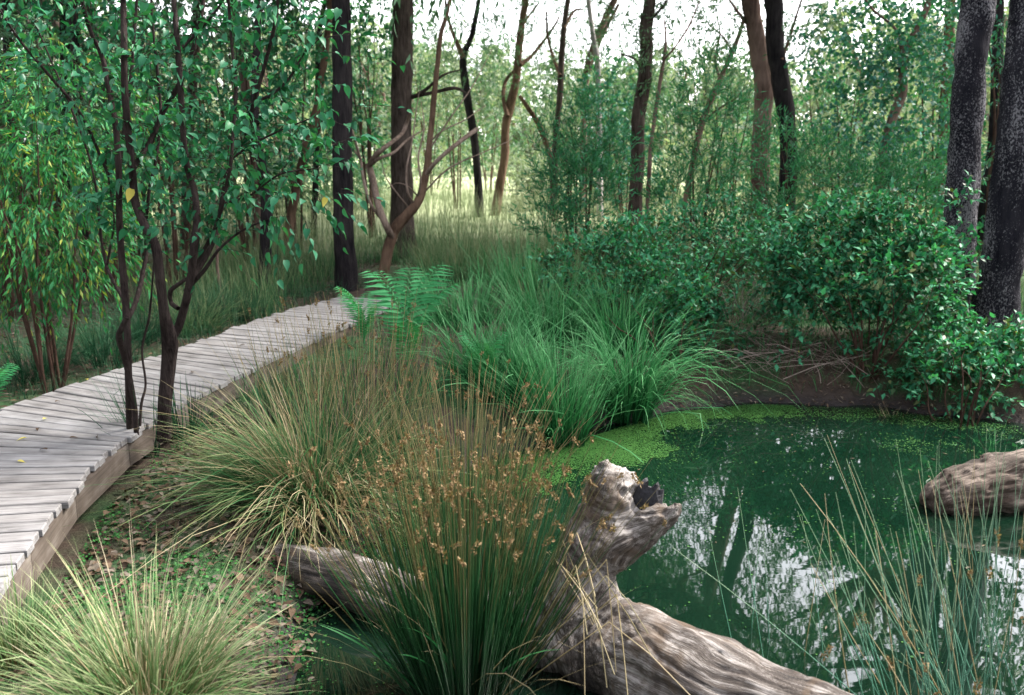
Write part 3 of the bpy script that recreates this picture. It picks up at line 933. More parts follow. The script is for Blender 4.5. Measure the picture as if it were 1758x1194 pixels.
tree('thick blackened trunk, right one of the close pair', [(1345, 400, 32), (1354, 290, 29), (1350, 200, 28), (1337, 120, 28), (1330, 60, 27), (1327, 0, 27)], 16.5, B_CHAR, 7.5, 1.5, branches=[[(1342, 104, 6), (1354, 70, 5), (1368, 25, 4), (1378, -5, 4)]], bbark=B_BROWN, leafy=[(1375, 30, .3), (1395, 70, .6), (1400, 10, .5), (1385, 130, .8), (1420, 45, .9)])
tree('leaning pinkish gum with round blue-green leaves left of the big lichened trunk', [(1500, 400, 13), (1513, 282, 14), (1528, 215, 14), (1548, 160, 16), (1550, 110, 14), (1558, 80, 12), (1572, 55, 11), (1584, 30, 10), (1600, -10, 8)], 15, B_PINK, 5.2, 0,
     branches=[[(1550, 88, 8), (1537, 50, 5), (1502, 20, 4), (1486, 0, 3)], [(1526, 222, 5), (1540, 208, 4), (1556, 200, 3)], [(1536, 172, 5), (1527, 155, 4), (1524, 145, 3)]])
tree('big black trunk speckled with grey lichen, second from the right edge', [(1636, 562, 64), (1641, 480, 57), (1650, 360, 53), (1658, 240, 50), (1663, 160, 49), (1669, 80, 49), (1682, 0, 50)], 10, B_LICH, 6.6, 1.0, lean_y=.3)
tree('big leaning black trunk at the right edge with lichen on its right side', [(1704, 560, 78), (1718, 470, 66), (1733, 362, 63), (1745, 240, 59), (1752, 160, 57), (1760, 60, 55), (1768, 0, 55)], 9.4, B_LICH, 7.0, 1.0)
tree('dark narrow trunk seen between the two big lichened trunks', [(1684, 425, 24), (1694, 330, 19), (1706, 240, 18), (1712, 100, 17), (1715, 0, 16)], 14, B_CHAR, 6.2, 1.4)
tree('reddish brown trunk showing just left of the big lichened trunk', [(1610, 352, 21), (1616, 290, 21), (1622, 230, 18), (1628, 120, 16), (1632, 0, 15)], 19, B_BROWN, 7, 1.5)
tree('thin dark trunk with a slanting foot on the far side of the boardwalk', [(430, 556, 26), (440, 520, 21), (453, 470, 20), (457, 400, 19), (455, 320, 17), (446, 270, 15), (438, 220, 13), (440, 100, 12), (446, 0, 11)], 11.8, B_CHAR, 5.5, 1.2,
     branches=[[(425, 552, 9), (438, 515, 10), (448, 485, 9), (452, 465, 5)]], bbark=B_DEAD)
tree('pale pinkish trunk half hidden behind the leafy shrubs on the left', [(448, 420, 15), (434, 260, 14), (424, 170, 15), (410, 90, 13), (400, 0, 12)], 15, B_PINK, 6, 1.4)
tree('leaning brown trunk between the shrub leaves and the blackened trunk', [(496, 400, 15), (512, 310, 14), (528, 245, 15), (545, 180, 12), (562, 60, 10), (566, 0, 9)], 15.5, B_BROWN, 8, .9, branches=[[(520, 275, 9), (535, 240, 9), (548, 215, 7), (552, 195, 5)]])
tree('thin dark trunk beyond the leaning brown one', [(538, 400, 10), (541, 330, 10), (545, 200, 9), (548, 60, 8)], 19, B_CHAR, 8, .9)
tree('dark stump-footed trunk behind the light green shrub', [(150, 495, 22), (152, 450, 17), (140, 300, 15), (130, 100, 14), (126, 0, 13)], 12.5, B_CHAR, 5.5, 1.4)
tree('dark trunk at far left behind the light green shrub', [(106, 425, 19), (110, 320, 18), (112, 100, 17), (110, 0, 16)], 14.5, B_CHAR, 6, 1.4)
tree('dark trunk at the left edge of the picture among dense leaves', [(18, 420, 16), (20, 250, 15), (14, 120, 14), (10, 0, 13)], 13.5, B_CHAR, 6, 1.4)
tree('grey trunk behind the left shrubs near the top of the picture', [(318, 420, 18), (322, 300, 16), (330, 150, 15), (340, 0, 14)], 17, B_GREY, 6.5, 1.4)
tree('leaning reddish trunk with bare upper limbs just left of the thick pair', [(1178, 340, 9), (1205, 215, 10), (1235, 140, 9), (1258, 88, 8), (1274, 45, 6), (1287, 5, 4)], 19, B_PINK, 0, 0, branches=[[(1236, 138, 5), (1228, 100, 4), (1236, 60, 3), (1230, 25, 2)], [(1258, 90, 4), (1240, 62, 3), (1215, 40, 2)], [(1205, 215, 5), (1230, 190, 4), (1262, 170, 3), (1280, 150, 2)]], leafy=[(1240, 40, .3), (1265, 110, .4), (1225, 150, .3)])
tree('thin bare pinkish sapling stem at the far edge of the boardwalk', [(383, 545, 6), (382, 515, 6), (374, 470, 5), (373, 430, 5), (376, 395, 4), (370, 350, 3), (378, 300, 2)], 11.0, B_PINK, 0, 0, name='bare_sapling', cat='sapling')

# ---- round blue-green leaves of the leaning gum
kr = [o for o in bpy.data.objects if o.get('label', '').startswith('leaning pinkish gum')][0]
r = rng(41)
ml, mt = MB(), MB()
F0 = np.array(kr.location)
for (px, py, dY), rad, n in (((1500, 60, 0), (.55, .5, .55), 90), ((1560, 150, -.5), (.6, .5, .7), 110), ((1480, 190, .2), (.55, .4, .6), 90), ((1590, 260, -1), (.45, .4, .5), 60), ((1500, 290, 0), (.6, .5, .5), 80), ((1580, 40, 0), (.6, .5, .5), 90), ((1430, 80, .6), (.35, .3, .45), 40)):
    S, D = shell(r, atd(px, py, 15 + dY) - F0, rad, n, .1)
    sprays(r, ml, mt, S, D + np.array((0, 0, -.1)), r.uniform(.3, .55, len(S)), 9, .082, ROUND, .4, 1.0, .35, .2, .003)
ml.build('crown', L_ROUND, kr)
mt.build('twigs', B_TWIG, kr)

# ---- far woodland: one mass beyond the field and around it
r = rng(51)
ml, mt = MB(), MB()
spots = []
for i in range(110):
    px = r.uniform(-500, 2300)
    Y = r.uniform(58, 85)
    hpx = np.interp(px, [-200, 500, 700, 800, 1000, 1350, 1450, 2000], [-60, 0, 30, 58, 100, 90, 10, -60]) + r.uniform(-15, 55)
    spots.append((px, Y, hpx, 2.6))
for i in range(40):
    px = r.choice([r.uniform(-300, 540), r.uniform(1150, 2000), r.uniform(1450, 2000)])
    Y = r.uniform(30, 48)
    spots.append((px, Y, r.uniform(-40, 130) if (px < 540 or px > 1430) else r.uniform(190, 240), 1.7))
for px, Y, hpx, cr in spots:
    topz = atd(px, hpx, Y)[2]
    X = (px - 879) / FPX * Y
    gz = g1(X, Y)
    hh = max(topz - gz, 1.5)
    trunk(mt, [(X, Y, gz - .2), (X + r.normal(0, .3), Y, gz + hh * .5), (X + r.normal(0, .6), Y, gz + hh * .85)], [.18, .13, .05], 7, 5, .1, int(px))
    for c in range(14):
        cc = np.array((X + r.normal(0, cr * .55), Y + r.normal(0, cr * .5), gz + hh * r.uniform(.12, .92)))
        q = r.uniform(.5, 1.0) * cr * .42
        S, D = shell(r, cc, (q, q, q * .75), 34, .3)
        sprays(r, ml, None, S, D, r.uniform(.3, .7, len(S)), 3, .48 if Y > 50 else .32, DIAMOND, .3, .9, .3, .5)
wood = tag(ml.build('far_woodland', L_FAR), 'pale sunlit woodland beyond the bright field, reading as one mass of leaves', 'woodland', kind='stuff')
tag(mt.build('far_trunks', B_PINK, wood), kind='stuff')

# ================================================================== SHRUBS
def traced_stems(root, bark, traces, Y, foot, dy=0.0, seed=0, sides=7):
    out = []
    r = rng(seed)
    for tr in traces:
        off = r.normal(0, dy)
        ph = r.uniform(0, 6)
        pts = [atd(px, py, Y + off * min(1, i / 4) + .05 * math.sin(i * 1.1 + ph) * min(1, i)) - foot for i, (px, py, w) in enumerate(tr)]
        mb = MB()
        P, Rr = trunk(mb, pts, [w / 2 / FPX * Y for _, _, w in tr], len(tr) * 6, sides, .07, seed)
        mb.build('stem', bark, root)
        out.append(P)
    return out

def leaf_parts(root, pos, ld, nr, sz, foot, tpl_mesh, count, lmat_joined):
    """the leaves that show largest are parts of their own, the rest one mass"""
    wp = pos + foot
    d = np.linalg.norm(wp - np.array((0, 0, CAM_H)), axis=1)
    u = wp[:, 0] / wp[:, 1] * FPX
    show = sz / d * ((np.abs(u) < 860) & (wp[:, 2] < CAM_H + wp[:, 1] * .155))
    order = np.argsort(-show)
    pick, rest = order[:count], order[count:]
    y = unit(ld); x = unit(np.cross(y, nr)); z = np.cross(x, y)
    for i in pick:
        o = bpy.data.objects.new('leaf', tpl_mesh)
        COL.objects.link(o)
        o.parent = root
        mw = Matrix(((x[i][0], y[i][0], z[i][0], pos[i][0]), (x[i][1], y[i][1], z[i][1], pos[i][1]), (x[i][2], y[i][2], z[i][2], pos[i][2]), (0, 0, 0, 1)))
        o.matrix_local = mw @ Matrix.Scale(float(sz[i]), 4)
    ml = MB()
    leaves(ml, pos[rest], ld[rest], nr[rest], sz[rest], HEART)
    tag(ml.build('foliage', lmat_joined, root), kind='stuff')
hb = MB(); hb.add(*HEART, HEART[0][:, 1])
HEART_ME = hb.mesh('leaf', L_SHRUB_O)

def stem_leaves(r, stems, foot, fill, twig_n, k, size, ylim=430):
    """twigs off the traced stems and through the crown ellipsoids"""
    S, D = [], []
    for P in stems:
        T = unit(np.gradient(P, axis=0))
        for i in range(len(P)):
            w = P[i] + foot
            py = 597 + FPX * math.tan(math.atan2(CAM_H - w[2], w[1]) - PITCH)
            if py > ylim:
                continue
            for _ in range(twig_n if i % 2 else 0):
                S.append(P[i]); D.append(T[i] * .5 + r.normal(0, .6, 3) + np.array((0, 0, .15)))
    S, D = np.array(S).reshape(-1, 3), np.array(D).reshape(-1, 3)
    for c, rad, n in fill:
        s, d = shell(r, np.asarray(c) - foot, rad, n, .0)
        S, D = np.vstack([S, s]), np.vstack([D, d * .6 + np.array((0, 0, .2)) + r.normal(0, .3, s.shape)])
    return S, D

r = rng(61)
YS = 5.7
S2 = [[(281, 755, 25), (283, 690, 24), (290, 620, 26), (291, 585, 27), (281, 530, 17), (274, 470, 16), (266, 420, 15), (246, 382, 14), (232, 345, 13), (227, 290, 12), (219, 215, 12), (214, 145, 11), (213, 70, 10), (211, -10, 9), (206, -80, 7)],
      [(293, 585, 16), (308, 556, 15), (326, 486, 14), (334, 415, 14), (338, 380, 13), (334, 330, 11), (322, 290, 10), (314, 225, 10), (310, 150, 10), (305, 80, 9), (299, 10, 8), (296, -60, 6)],
      [(327, 480, 10), (345, 455, 10), (366, 415, 9), (378, 365, 9), (390, 300, 9), (399, 265, 8), (424, 240, 7), (444, 210, 6)],
      [(330, 470, 7), (350, 430, 7), (370, 390, 6), (382, 350, 6), (396, 280, 6), (400, 230, 5), (405, 150, 6), (398, 80, 5), (392, 0, 5), (386, -60, 4)],
      [(229, 290, 10), (243, 268, 10), (260, 240, 10), (281, 190, 9), (306, 148, 9), (330, 90, 8), (347, 20, 7), (352, -40, 6)],
      [(306, 530, 9), (294, 520, 8), (293, 500, 8), (310, 486, 7), (322, 478, 5)],
      [(420, 245, 6), (435, 180, 7), (455, 110, 6), (472, 40, 6), (480, -30, 4)],
      [(440, 175, 5), (470, 160, 5), (500, 130, 4), (520, 95, 3), (545, 70, 2)],
      [(318, 500, 8), (350, 465, 7), (375, 430, 5), (410, 400, 4), (450, 380, 3)],
      [(395, 275, 5), (430, 250, 4), (480, 225, 3), (530, 205, 2)],
      [(380, 350, 4), (430, 335, 3), (480, 300, 3), (540, 290, 2)],
      [(306, 88, 6), (335, 60, 5), (370, 20, 4), (395, -20, 3)]]
foot = np.array((-2.18, YS, g1(-2.18, YS)))
sh2 = thing('leafy_shrub', 'multi-stemmed shrub with heart-shaped leaves whose thick forked stem stands by the boardwalk edge', 'shrub', foot)
P2 = traced_stems(sh2, B_STEM, S2, YS, foot, .28, 5)
S, D = stem_leaves(r, P2, foot, [(atd(470, 190, 5.7), (.55, .5, .75), 42), (atd(330, 150, 5.9), (.6, .5, .8), 16), (atd(480, 300, 5.6), (.45, .4, .35), 40), (atd(520, 60, 5.6), (.35, .4, .4), 28)], 1, 5, .07)
mt = MB()
pos, ld, nr, sz = sprays(r, None, mt, S, D, r.uniform(.18, .42, len(S)), 5, .072, HEART, .25, .7, .6, 1.2, .0028)
tag(mt.build('twigs', B_STEM, sh2), kind='stuff')
leaf_parts(sh2, pos, ld, nr, sz, foot, HEART_ME, 300, L_SHRUB)

S1 = [[(226, 790, 11), (223, 740, 12), (222, 690, 13), (220, 620, 12), (218, 550, 12), (213, 485, 12), (208, 430, 11), (205, 380, 11), (204, 300, 10), (200, 230, 10), (190, 170, 9), (176, 100, 8), (156, 55, 7), (140, 0, 6), (130, -50, 5)],
      [(236, 790, 9), (234, 740, 9), (230, 690, 9), (216, 620, 11), (205, 580, 11), (208, 565, 9), (218, 545, 8)],
      [(222, 545, 8), (236, 510, 9), (245, 470, 8), (252, 430, 7), (250, 390, 7), (256, 330, 6), (268, 270, 6), (276, 200, 5), (270, 120, 5), (262, 40, 4), (258, -40, 3)],
      [(216, 520, 6), (198, 490, 6), (184, 460, 6), (176, 425, 5), (172, 390, 5), (166, 330, 4), (150, 260, 4), (120, 180, 4), (90, 110, 3), (60, 40, 3)],
      [(184, 455, 4), (190, 420, 4), (196, 380, 3), (190, 330, 3), (180, 270, 3)],
      [(186, 300, 5), (141, 200, 5), (95, 142, 5), (36, 72, 4), (0, 18, 3), (-40, -40, 2)],
      [(238, 790, 5), (242, 700, 5), (250, 660, 4), (244, 600, 4), (256, 545, 4), (262, 480, 3), (268, 400, 3)],
      [(204, 300, 6), (215, 210, 6), (226, 120, 6), (232, 40, 5), (238, -40, 4)]]
foot = np.array((-2.40, YS + .12, g1(-2.40, YS + .12)))
sh1 = thing('leafy_shrub', 'slimmer twin-stemmed heart-leaved shrub left of the thick forked one at the boardwalk edge', 'shrub', foot)
P1 = traced_stems(sh1, B_STEM, S1, YS + .12, foot, .25, 9)
S, D = stem_leaves(r, P1, foot, [(atd(150, 170, 6.0), (.55, .5, .7), 50), (atd(90, 60, 6.2), (.5, .5, .45), 40), (atd(240, 250, 6.0), (.4, .4, .5), 26)], 1, 5, .07)
mt = MB()
pos, ld, nr, sz = sprays(r, None, mt, S, D, r.uniform(.18, .4, len(S)), 5, .066, HEART, .25, .7, .6, 1.2, .0028)
tag(mt.build('twigs', B_STEM, sh1), kind='stuff')
leaf_parts(sh1, pos, ld, nr, sz, foot, HEART_ME, 300, L_SHRUB)
# one turned yellow leaf hanging in the shrub
yl = MB(); yl.add(*HEART, HEART[0][:, 1])
yl_me = yl.mesh('yellow_leaf', L_YELLOW)
for px, py, Y, s, par in ((226, 325, 5.45, .085, sh1), (155, 95, 5.6, .05, sh1), (560, 340, 5.4, .06, sh2)):
    o = obj('leaf', yl_me, par, tuple(atd(px, py, Y) - np.array(par.location)))
    o.rotation_euler = (R(-70), R(20), R(30))
    o.scale = (s,) * 3
    tag(o, 'yellowed leaf')

def spread_stems(root, bark, r, n, foot_r, h, spread, rad, sides=5, wob=.12):
    out = []
    for i in range(n):
        a = i / n * 6.28 + r.uniform(-.5, .5)
        b = np.array((math.cos(a) * foot_r * r.uniform(.2, 1), math.sin(a) * foot_r * r.uniform(.2, 1), -.05))
        s = spread * r.uniform(.3, 1)
        e = np.array((math.cos(a) * s, math.sin(a) * s, h * r.uniform(.75, 1)))
        m1 = b * .5 + e * np.array((.35, .35, .45)) + r.normal(0, wob, 3) * .5
        mb = MB()
        P, _ = trunk(mb, [b, m1, (m1 + e) / 2 + r.normal(0, wob, 3) * .4, e], [rad, rad * .75, rad * .5, rad * .15], 14, sides, .08, i)
        mb.build('stem', bark, root)
        out.append(P)
    return out

def bush(name, label, foot, shells, tpl, lmat, lsize, k, tw_len, stems, seed, updir=.2, out_=.7, droop=.25, spread=.9, hang=.1, up=1.7, bark=None, cat='bush', group=None, inner=.35, zmin=-1., keep=None, flowers=0):
    r = rng(seed)
    foot = np.asarray(foot, float)
    if keep is None and tpl is BROAD and name == 'broad_leaved_bush':      # uneven outline with dark gaps
        keep = lambda p: fbm(p * 3.1 + seed, 2) > .43
    root = thing(name, label, cat, foot, group)
    ml, mt = MB(), (MB() if foot[1] < 19 else None)   # twigs of far bushes would be finer than a pixel
    if stems:
        n, h, sp, rad = stems
        spread_stems(root, bark or B_TWIG, r, n, .12, h, sp, rad)
    fl = []
    for c, rad, n in shells:
        S, D = shell(r, np.asarray(c) - foot, rad, n, inner, zmin)
        m = S[:, 2] > .02
        S, D = S[m], D[m]
        p_, _, _, _ = sprays(r, ml, mt, S, D * out_ + np.array((0, 0, updir)) + r.normal(0, .25, S.shape), r.uniform(tw_len * .6, tw_len * 1.2, len(S)), k, lsize, tpl, droop, spread, hang, up, .0022, keep)
        if n > 90 and tpl is BROAD:
            S2_, D2_ = shell(r, np.asarray(c) - foot, np.asarray(rad) * .95, n // 4, .85, -.3)
            sprays(r, ml, mt, S2_, D2_ * .6 + np.array((0, 0, .75)) + r.normal(0, .25, S2_.shape), r.uniform(.35, 1.2, len(S2_)) * min(.46, rad[2] * 1.2), 11, lsize, tpl, .3, .8, .1, .8, .0025)
        fl.append(p_[r.integers(0, len(p_), flowers)] + D[r.integers(0, len(D), flowers)] * .03)
    ml.build('foliage', lmat, root)
    if mt is not None:
        tag(mt.build('twigs', bark or B_TWIG, root), kind='stuff')
    if flowers:
        fp = np.concatenate(fl)
        mf = MB()
        leaves(mf, fp, rdir(r, len(fp)), rdir(r, len(fp)), r.uniform(.015, .028, len(fp)), ROUND)
        tag(mf.build('flowers', L_YELLOW, root), kind='stuff')
    return root
def gpt(px, py, z):
    p = atz(px, py, z)
    return np.array((p[0], p[1], g1(p[0], p[1])))

# light green narrow-leaved shrub on the far left
f = np.array((-3.95, 7.6, g1(-3.95, 7.6)))
root = bush('narrow_leaved_shrub', 'light green shrub with drooping narrow leaves left of the boardwalk', f,
            [(atd(60, 330, 7.7), (.65, .5, .65), 300), (atd(130, 420, 7.8), (.4, .4, .4), 120), (atd(30, 200, 8.0), (.6, .5, .5), 170), (atd(140, 200, 8.2), (.6, .5, .6), 170), (atd(10, 450, 7.7), (.35, .4, .3), 70)],
            LANCE, L_WILLOW, .085, 11, .38, (9, 2.3, .75, .016), 71, updir=-.1, out_=.5, droop=.5, spread=.6, hang=.9, up=.3, cat='shrub', bark=B_TWIG)

# broad-leaved bushes round the far bank
bush('broad_leaved_bush', 'large glossy dark green bush overhanging the far bank left of the big lichened trunk', gpt(1490, 640, -.25),
     [(atd(1475, 480, 9.0), (.88, .75, .45), 560), (atd(1380, 430, 9.5), (.45, .5, .3), 130), (atd(1565, 450, 8.9), (.35, .45, .3), 150), (atd(1455, 390, 9.2), (.35, .4, .22), 100), (atd(1530, 410, 8.9), (.3, .3, .3), 110), (atd(1390, 555, 8.9), (.5, .5, .24), 130), (atd(1570, 565, 8.7), (.42, .5, .28), 170), (atd(1330, 480, 9.2), (.3, .3, .3), 80)], BROAD, L_BUSH, .080, 10, .32, (12, 1.2, .9, .012), 81, updir=.25, zmin=-.5, flowers=6)
bush('broad_leaved_bush', 'low bushy glossy shrub at the foot of the big lichened trunks', gpt(1660, 690, -.3),
     [(atd(1640, 630, 8.25), (.5, .45, .24), 230), (atd(1730, 620, 8.3), (.4, .4, .24), 160), (atd(1590, 655, 8.1), (.35, .3, .18), 90), (atd(1680, 670, 8.0), (.45, .3, .18), 110), (atd(1790, 640, 8.2), (.4, .4, .3), 110)], BROAD, L_BUSH, .078, 10, .30, (8, .7, .5, .01), 82, flowers=4)
bush('broad_leaved_bush', 'yellow-flecked glossy bush behind the drooping sedge on the far bank', gpt(1130, 640, -.2),
     [(atd(1120, 530, 9.3), (.6, .5, .42), 460), (atd(1040, 475, 9.9), (.65, .5, .36), 340), (atd(1175, 575, 9.0), (.38, .35, .34), 190), (atd(1090, 440, 10.2), (.45, .4, .3), 150)], BROAD, L_BUSH, .072, 10, .28, (9, .8, .6, .01), 83, flowers=9)
bush('broad_leaved_bush', 'dull green leafy bush in front of the pair of thick trunks', gpt(1200, 560, -.05),
     [(atd(1180, 440, 11.4), (1.0, .6, .5), 460), (atd(1290, 480, 10.4), (.65, .5, .45), 300), (atd(1250, 395, 11.4), (.5, .4, .35), 140)], BROAD, L_BUSH, .07, 10, .3, (10, 1.2, .9, .012), 84)
# trailing sprig and climbing sprig
bush('trailing_creeper', 'thin leafy runner trailing down the bank towards the water', gpt(1190, 640, -.3),
     [(atd(1215, 600, 8.7), (.22, .15, .12), 14), (atd(1265, 625, 8.6), (.2, .15, .1), 12)], BROAD, L_BUSH, .075, 7, .3, None, 85, updir=-.3, cat='creeper')
bush('climbing_creeper', 'leafy creeper climbing the front of the big lichened trunk', atd(1640, 555, 9.75) * np.array((1, 1, 0)) + np.array((0, 0, g1(4.8, 9.75))),
     [(atd(1650, 440, 9.62), (.22, .08, .3), 26), (atd(1655, 350, 9.68), (.12, .06, .2), 12), (atd(1668, 520, 9.6), (.25, .08, .2), 22)], BROAD, L_BUSH, .085, 6, .2, (3, 1.3, .12, .006), 86, cat='creeper')

# feathery narrow-leaved bushes
def plume(label, foot, shells, seed, stems, size=.075, k=24, L=.42, lm=None, tpl=None, group=None):
    tpl = tpl or lf(.085, droop=.08)
    size, k = .115, 13
    bush('feathery_bush', label, foot, shells, tpl, lm or L_NEEDLE, size, k, L, stems, seed, updir=.75, out_=.6, droop=.12, spread=.75, hang=-.1, up=.3, inner=.1, group=group)
plume('dense dark green feathery bush before the crooked trunk', gpt(995, 470, .0), [(atd(990, 330, 12.6), (.5, .45, .5), 190), (atd(1015, 225, 12.8), (.3, .3, .5), 80), (atd(950, 390, 12.4), (.42, .4, .25), 70), (atd(1045, 300, 12.7), (.3, .3, .4), 60), (atd(955, 270, 12.9), (.22, .25, .45), 40)], 91, (7, 2.4, .5, .022))
plume('tall open feathery bush with upright pale stems left of the thick pair of trunks', gpt(1200, 470, .0), [(atd(1210, 190, 13), (.35, .35, .8), 90), (atd(1180, 330, 13), (.6, .45, .5), 130), (atd(1262, 240, 13.2), (.3, .3, .7), 70), (atd(1150, 220, 13.3), (.2, .25, .5), 40)], 92, (6, 3.0, .5, .02))
plume('feathery bush growing across the foot of the pair of thick trunks', gpt(1340, 470, .0), [(atd(1340, 300, 12.5), (.4, .4, .6), 110), (atd(1415, 300, 12.8), (.35, .4, .6), 95), (atd(1310, 385, 12.4), (.5, .4, .3), 90)], 93, (7, 2.2, .5, .018))
plume('fine-leaved bush left of the big lichened trunk above the glossy bush', gpt(1540, 470, .0), [(atd(1480, 330, 12.5), (.5, .4, .45), 110), (atd(1570, 320, 12.4), (.4, .4, .5), 85)], 94, (6, 1.9, .6, .018))

# saplings that fill the wood behind
r = rng(95)
def sapling(px, Y, y0, y1, w, n, lm, tpl, size, seed, label, group, k=9, hang=.5):
    X = (px - 879) / FPX * Y
    f = np.array((X, Y, g1(X, Y)))
    za, zb = atd(px, y1, Y)[2], atd(px, y0, Y)[2]
    sh, rr = [], rng(seed)
    for j in range(5):
        c = np.array((X + rr.normal(0, w * .5), Y + rr.normal(0, w * .4), za + (zb - za) * (j + .5) / 5))
        sh.append((c, (w * .6, w * .5, (zb - za) * .2 + .1), n // 5))
    return bush('sapling', label, f, sh, tpl, lm, size, k, .4, (5, max(zb - f[2] - .2, 1), w * .7, .025), seed, updir=.05, out_=.7, droop=.4, spread=.8, hang=hang, up=.4, bark=B_TWIG, cat='sapling', group=group, inner=.1)
GL, GR_, GB = 'saplings behind the boardwalk shrubs', 'saplings behind the right bank bushes', 'saplings at the edge of the field'
for i, (px, Y, y0, y1, w, n, lab) in enumerate([
    (20, 10.5, -60, 390, 1.0, 430, 'dense dark leafy sapling at the left edge behind the light green shrub'),
    (180, 11.5, -60, 330, 1.0, 430, 'leafy sapling filling the gap behind the slimmer heart-leaved shrub'),
    (300, 12.5, -60, 320, 1.0, 420, 'leafy sapling behind the thick forked shrub'),
    (80, 14, -60, 420, 1.3, 420, 'pale leafy sapling between the two dark trunks at far left'),
    (240, 15, -60, 400, 1.3, 420, 'leafy sapling rising behind the grass left of the boardwalk'),
    (430, 14, -60, 300, .9, 360, 'leafy sapling beside the pale pinkish trunk'),
    (-80, 11, -60, 420, 1.0, 200, 'leafy sapling just entering at the left edge'),
    (370, 18, -60, 390, 1.3, 420, 'far leafy sapling left of the thin slanting trunk'),
    (510, 17, -60, 330, 1.0, 360, 'leafy sapling between leaning brown and blackened trunks'),
    (640, 19, -60, 230, .9, 240, 'thin leafy sapling between the blackened and tall grey trunks')]):
    sapling(px, Y, y0, y1, w, n, [L_THICKET, L_SHRUB, L_GUM, L_THICKET][i % 4], [LANCE, BROAD][i % 2], .11 if Y > 12 else .09, 200 + i, lab, GL)
for i, (px, Y, y0, y1, w, n, lab) in enumerate([
    (1440, 18, 60, 390, 1.3, 380, 'grey-green sapling right of the pair of thick trunks'),
    (1600, 17, -60, 390, 1.2, 420, 'leafy sapling before the reddish brown trunk'),
    (1705, 13, -60, 430, .9, 380, 'leafy sapling in the gap between the two big lichened trunks'),
    (1800, 13, -60, 430, .9, 200, 'leafy sapling behind the trunk at the right edge'),
    (1250, 21, 110, 390, 1.2, 340, 'far sapling seen through the tall open feathery bush'),
    (1070, 21, 130, 390, 1.0, 300, 'far sapling left of the dark swaying trunk'),
    (1530, 21, 50, 390, 1.5, 400, 'far sapling behind the leaning pinkish gum'),
    (1400, 24, 90, 390, 1.4, 300, 'far pale sapling right of the blackened trunk of the pair')]):
    sapling(px, Y, y0, y1, w, n, [L_GUM, L_NEEDLE, L_ROUND][i % 3], [LANCE, ROUND][i % 2 if i else 0], .10, 220 + i, lab, GR_)
for i, (px, Y, y0, y1, w, n, lab) in enumerate([
    (640, 30, 0, 290, 1.5, 320, 'pale sapling at the field edge left of the tall grey trunk'),
    (740, 34, 20, 285, 1.7, 360, 'pale sapling at the field edge right of the tall grey trunk'),
    (840, 36, 80, 275, 1.9, 340, 'pale sapling between the two slender field-edge trunks'),
    (920, 33, 110, 300, 1.6, 340, 'pale sapling right of the slender leaning brown trunk'),
    (1040, 30, 120, 330, 1.5, 320, 'pale sapling behind the smooth pale grey trunk'),
    (1150, 32, 110, 330, 1.7, 340, 'pale sapling right of the dark swaying trunk'),
    (560, 28, -20, 300, 1.4, 320, 'pale sapling behind the straight fire-blackened trunk'),
    (1400, 30, 110, 330, 1.8, 340, 'pale far sapling right of the pair of thick trunks'),
    (1230, 36, 100, 320, 1.9, 340, 'pale far sapling left of the pair of thick trunks'),
    (785, 27, 60, 250, 1.2, 220, 'thin pale sapling beside the slender dark forked trunk')]):
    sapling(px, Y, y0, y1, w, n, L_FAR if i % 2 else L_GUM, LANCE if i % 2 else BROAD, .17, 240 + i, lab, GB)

# low scrub breaking up the bright field
r = rng(99)
for i, (px, Y, h, w, lab) in enumerate([
    (600, 27, 1.5, 1.1, 'low pale scrub at the field edge behind the blackened trunk'), (655, 38, 1.9, 1.6, 'far low scrub left of the tall grey trunk'),
    (750, 40, 1.8, 1.7, 'far low scrub in the field right of the tall grey trunk'), (790, 46, 2.6, 2.2, 'far scrub behind the slender dark forked trunk'),
    (890, 38, 1.6, 1.6, 'far low scrub right of the slender leaning brown trunk'), (930, 27, 1.4, 1.0, 'low scrub in front of the field near the crooked trunk'),
    (1060, 26, 1.7, 1.2, 'low scrub between the feathery bush and the dark swaying trunk'), (1150, 25, 1.8, 1.2, 'low scrub behind the tall open feathery bush'),
    (1420, 25, 1.9, 1.4, 'low scrub in the field right of the thick pair of trunks'), (480, 24, 1.8, 1.3, 'low scrub beyond the leaning brown trunk'),
    (380, 24, 2.2, 1.5, 'low scrub beyond the thin slanting trunk'), (1560, 24, 2.2, 1.6, 'low scrub behind the leaning pinkish gum')]):
    X = (px - 879) / FPX * Y
    gz = g1(X, Y)
    sh = [(np.array((X + r.normal(0, w * .5), Y + r.normal(0, .5), gz + h * r.uniform(.25, .75))), (w * .5, w * .4, h * .35), 75) for _ in range(5)]
    bush('scrub_bush', lab, (X, Y, gz), sh, LANCE, L_FAR if i % 3 else L_GUM, .16, 9, .4, (5, h * .7, w * .6, .02), 500 + i, updir=.3, inner=.1, group='low scrub along the field edge', cat='bush')

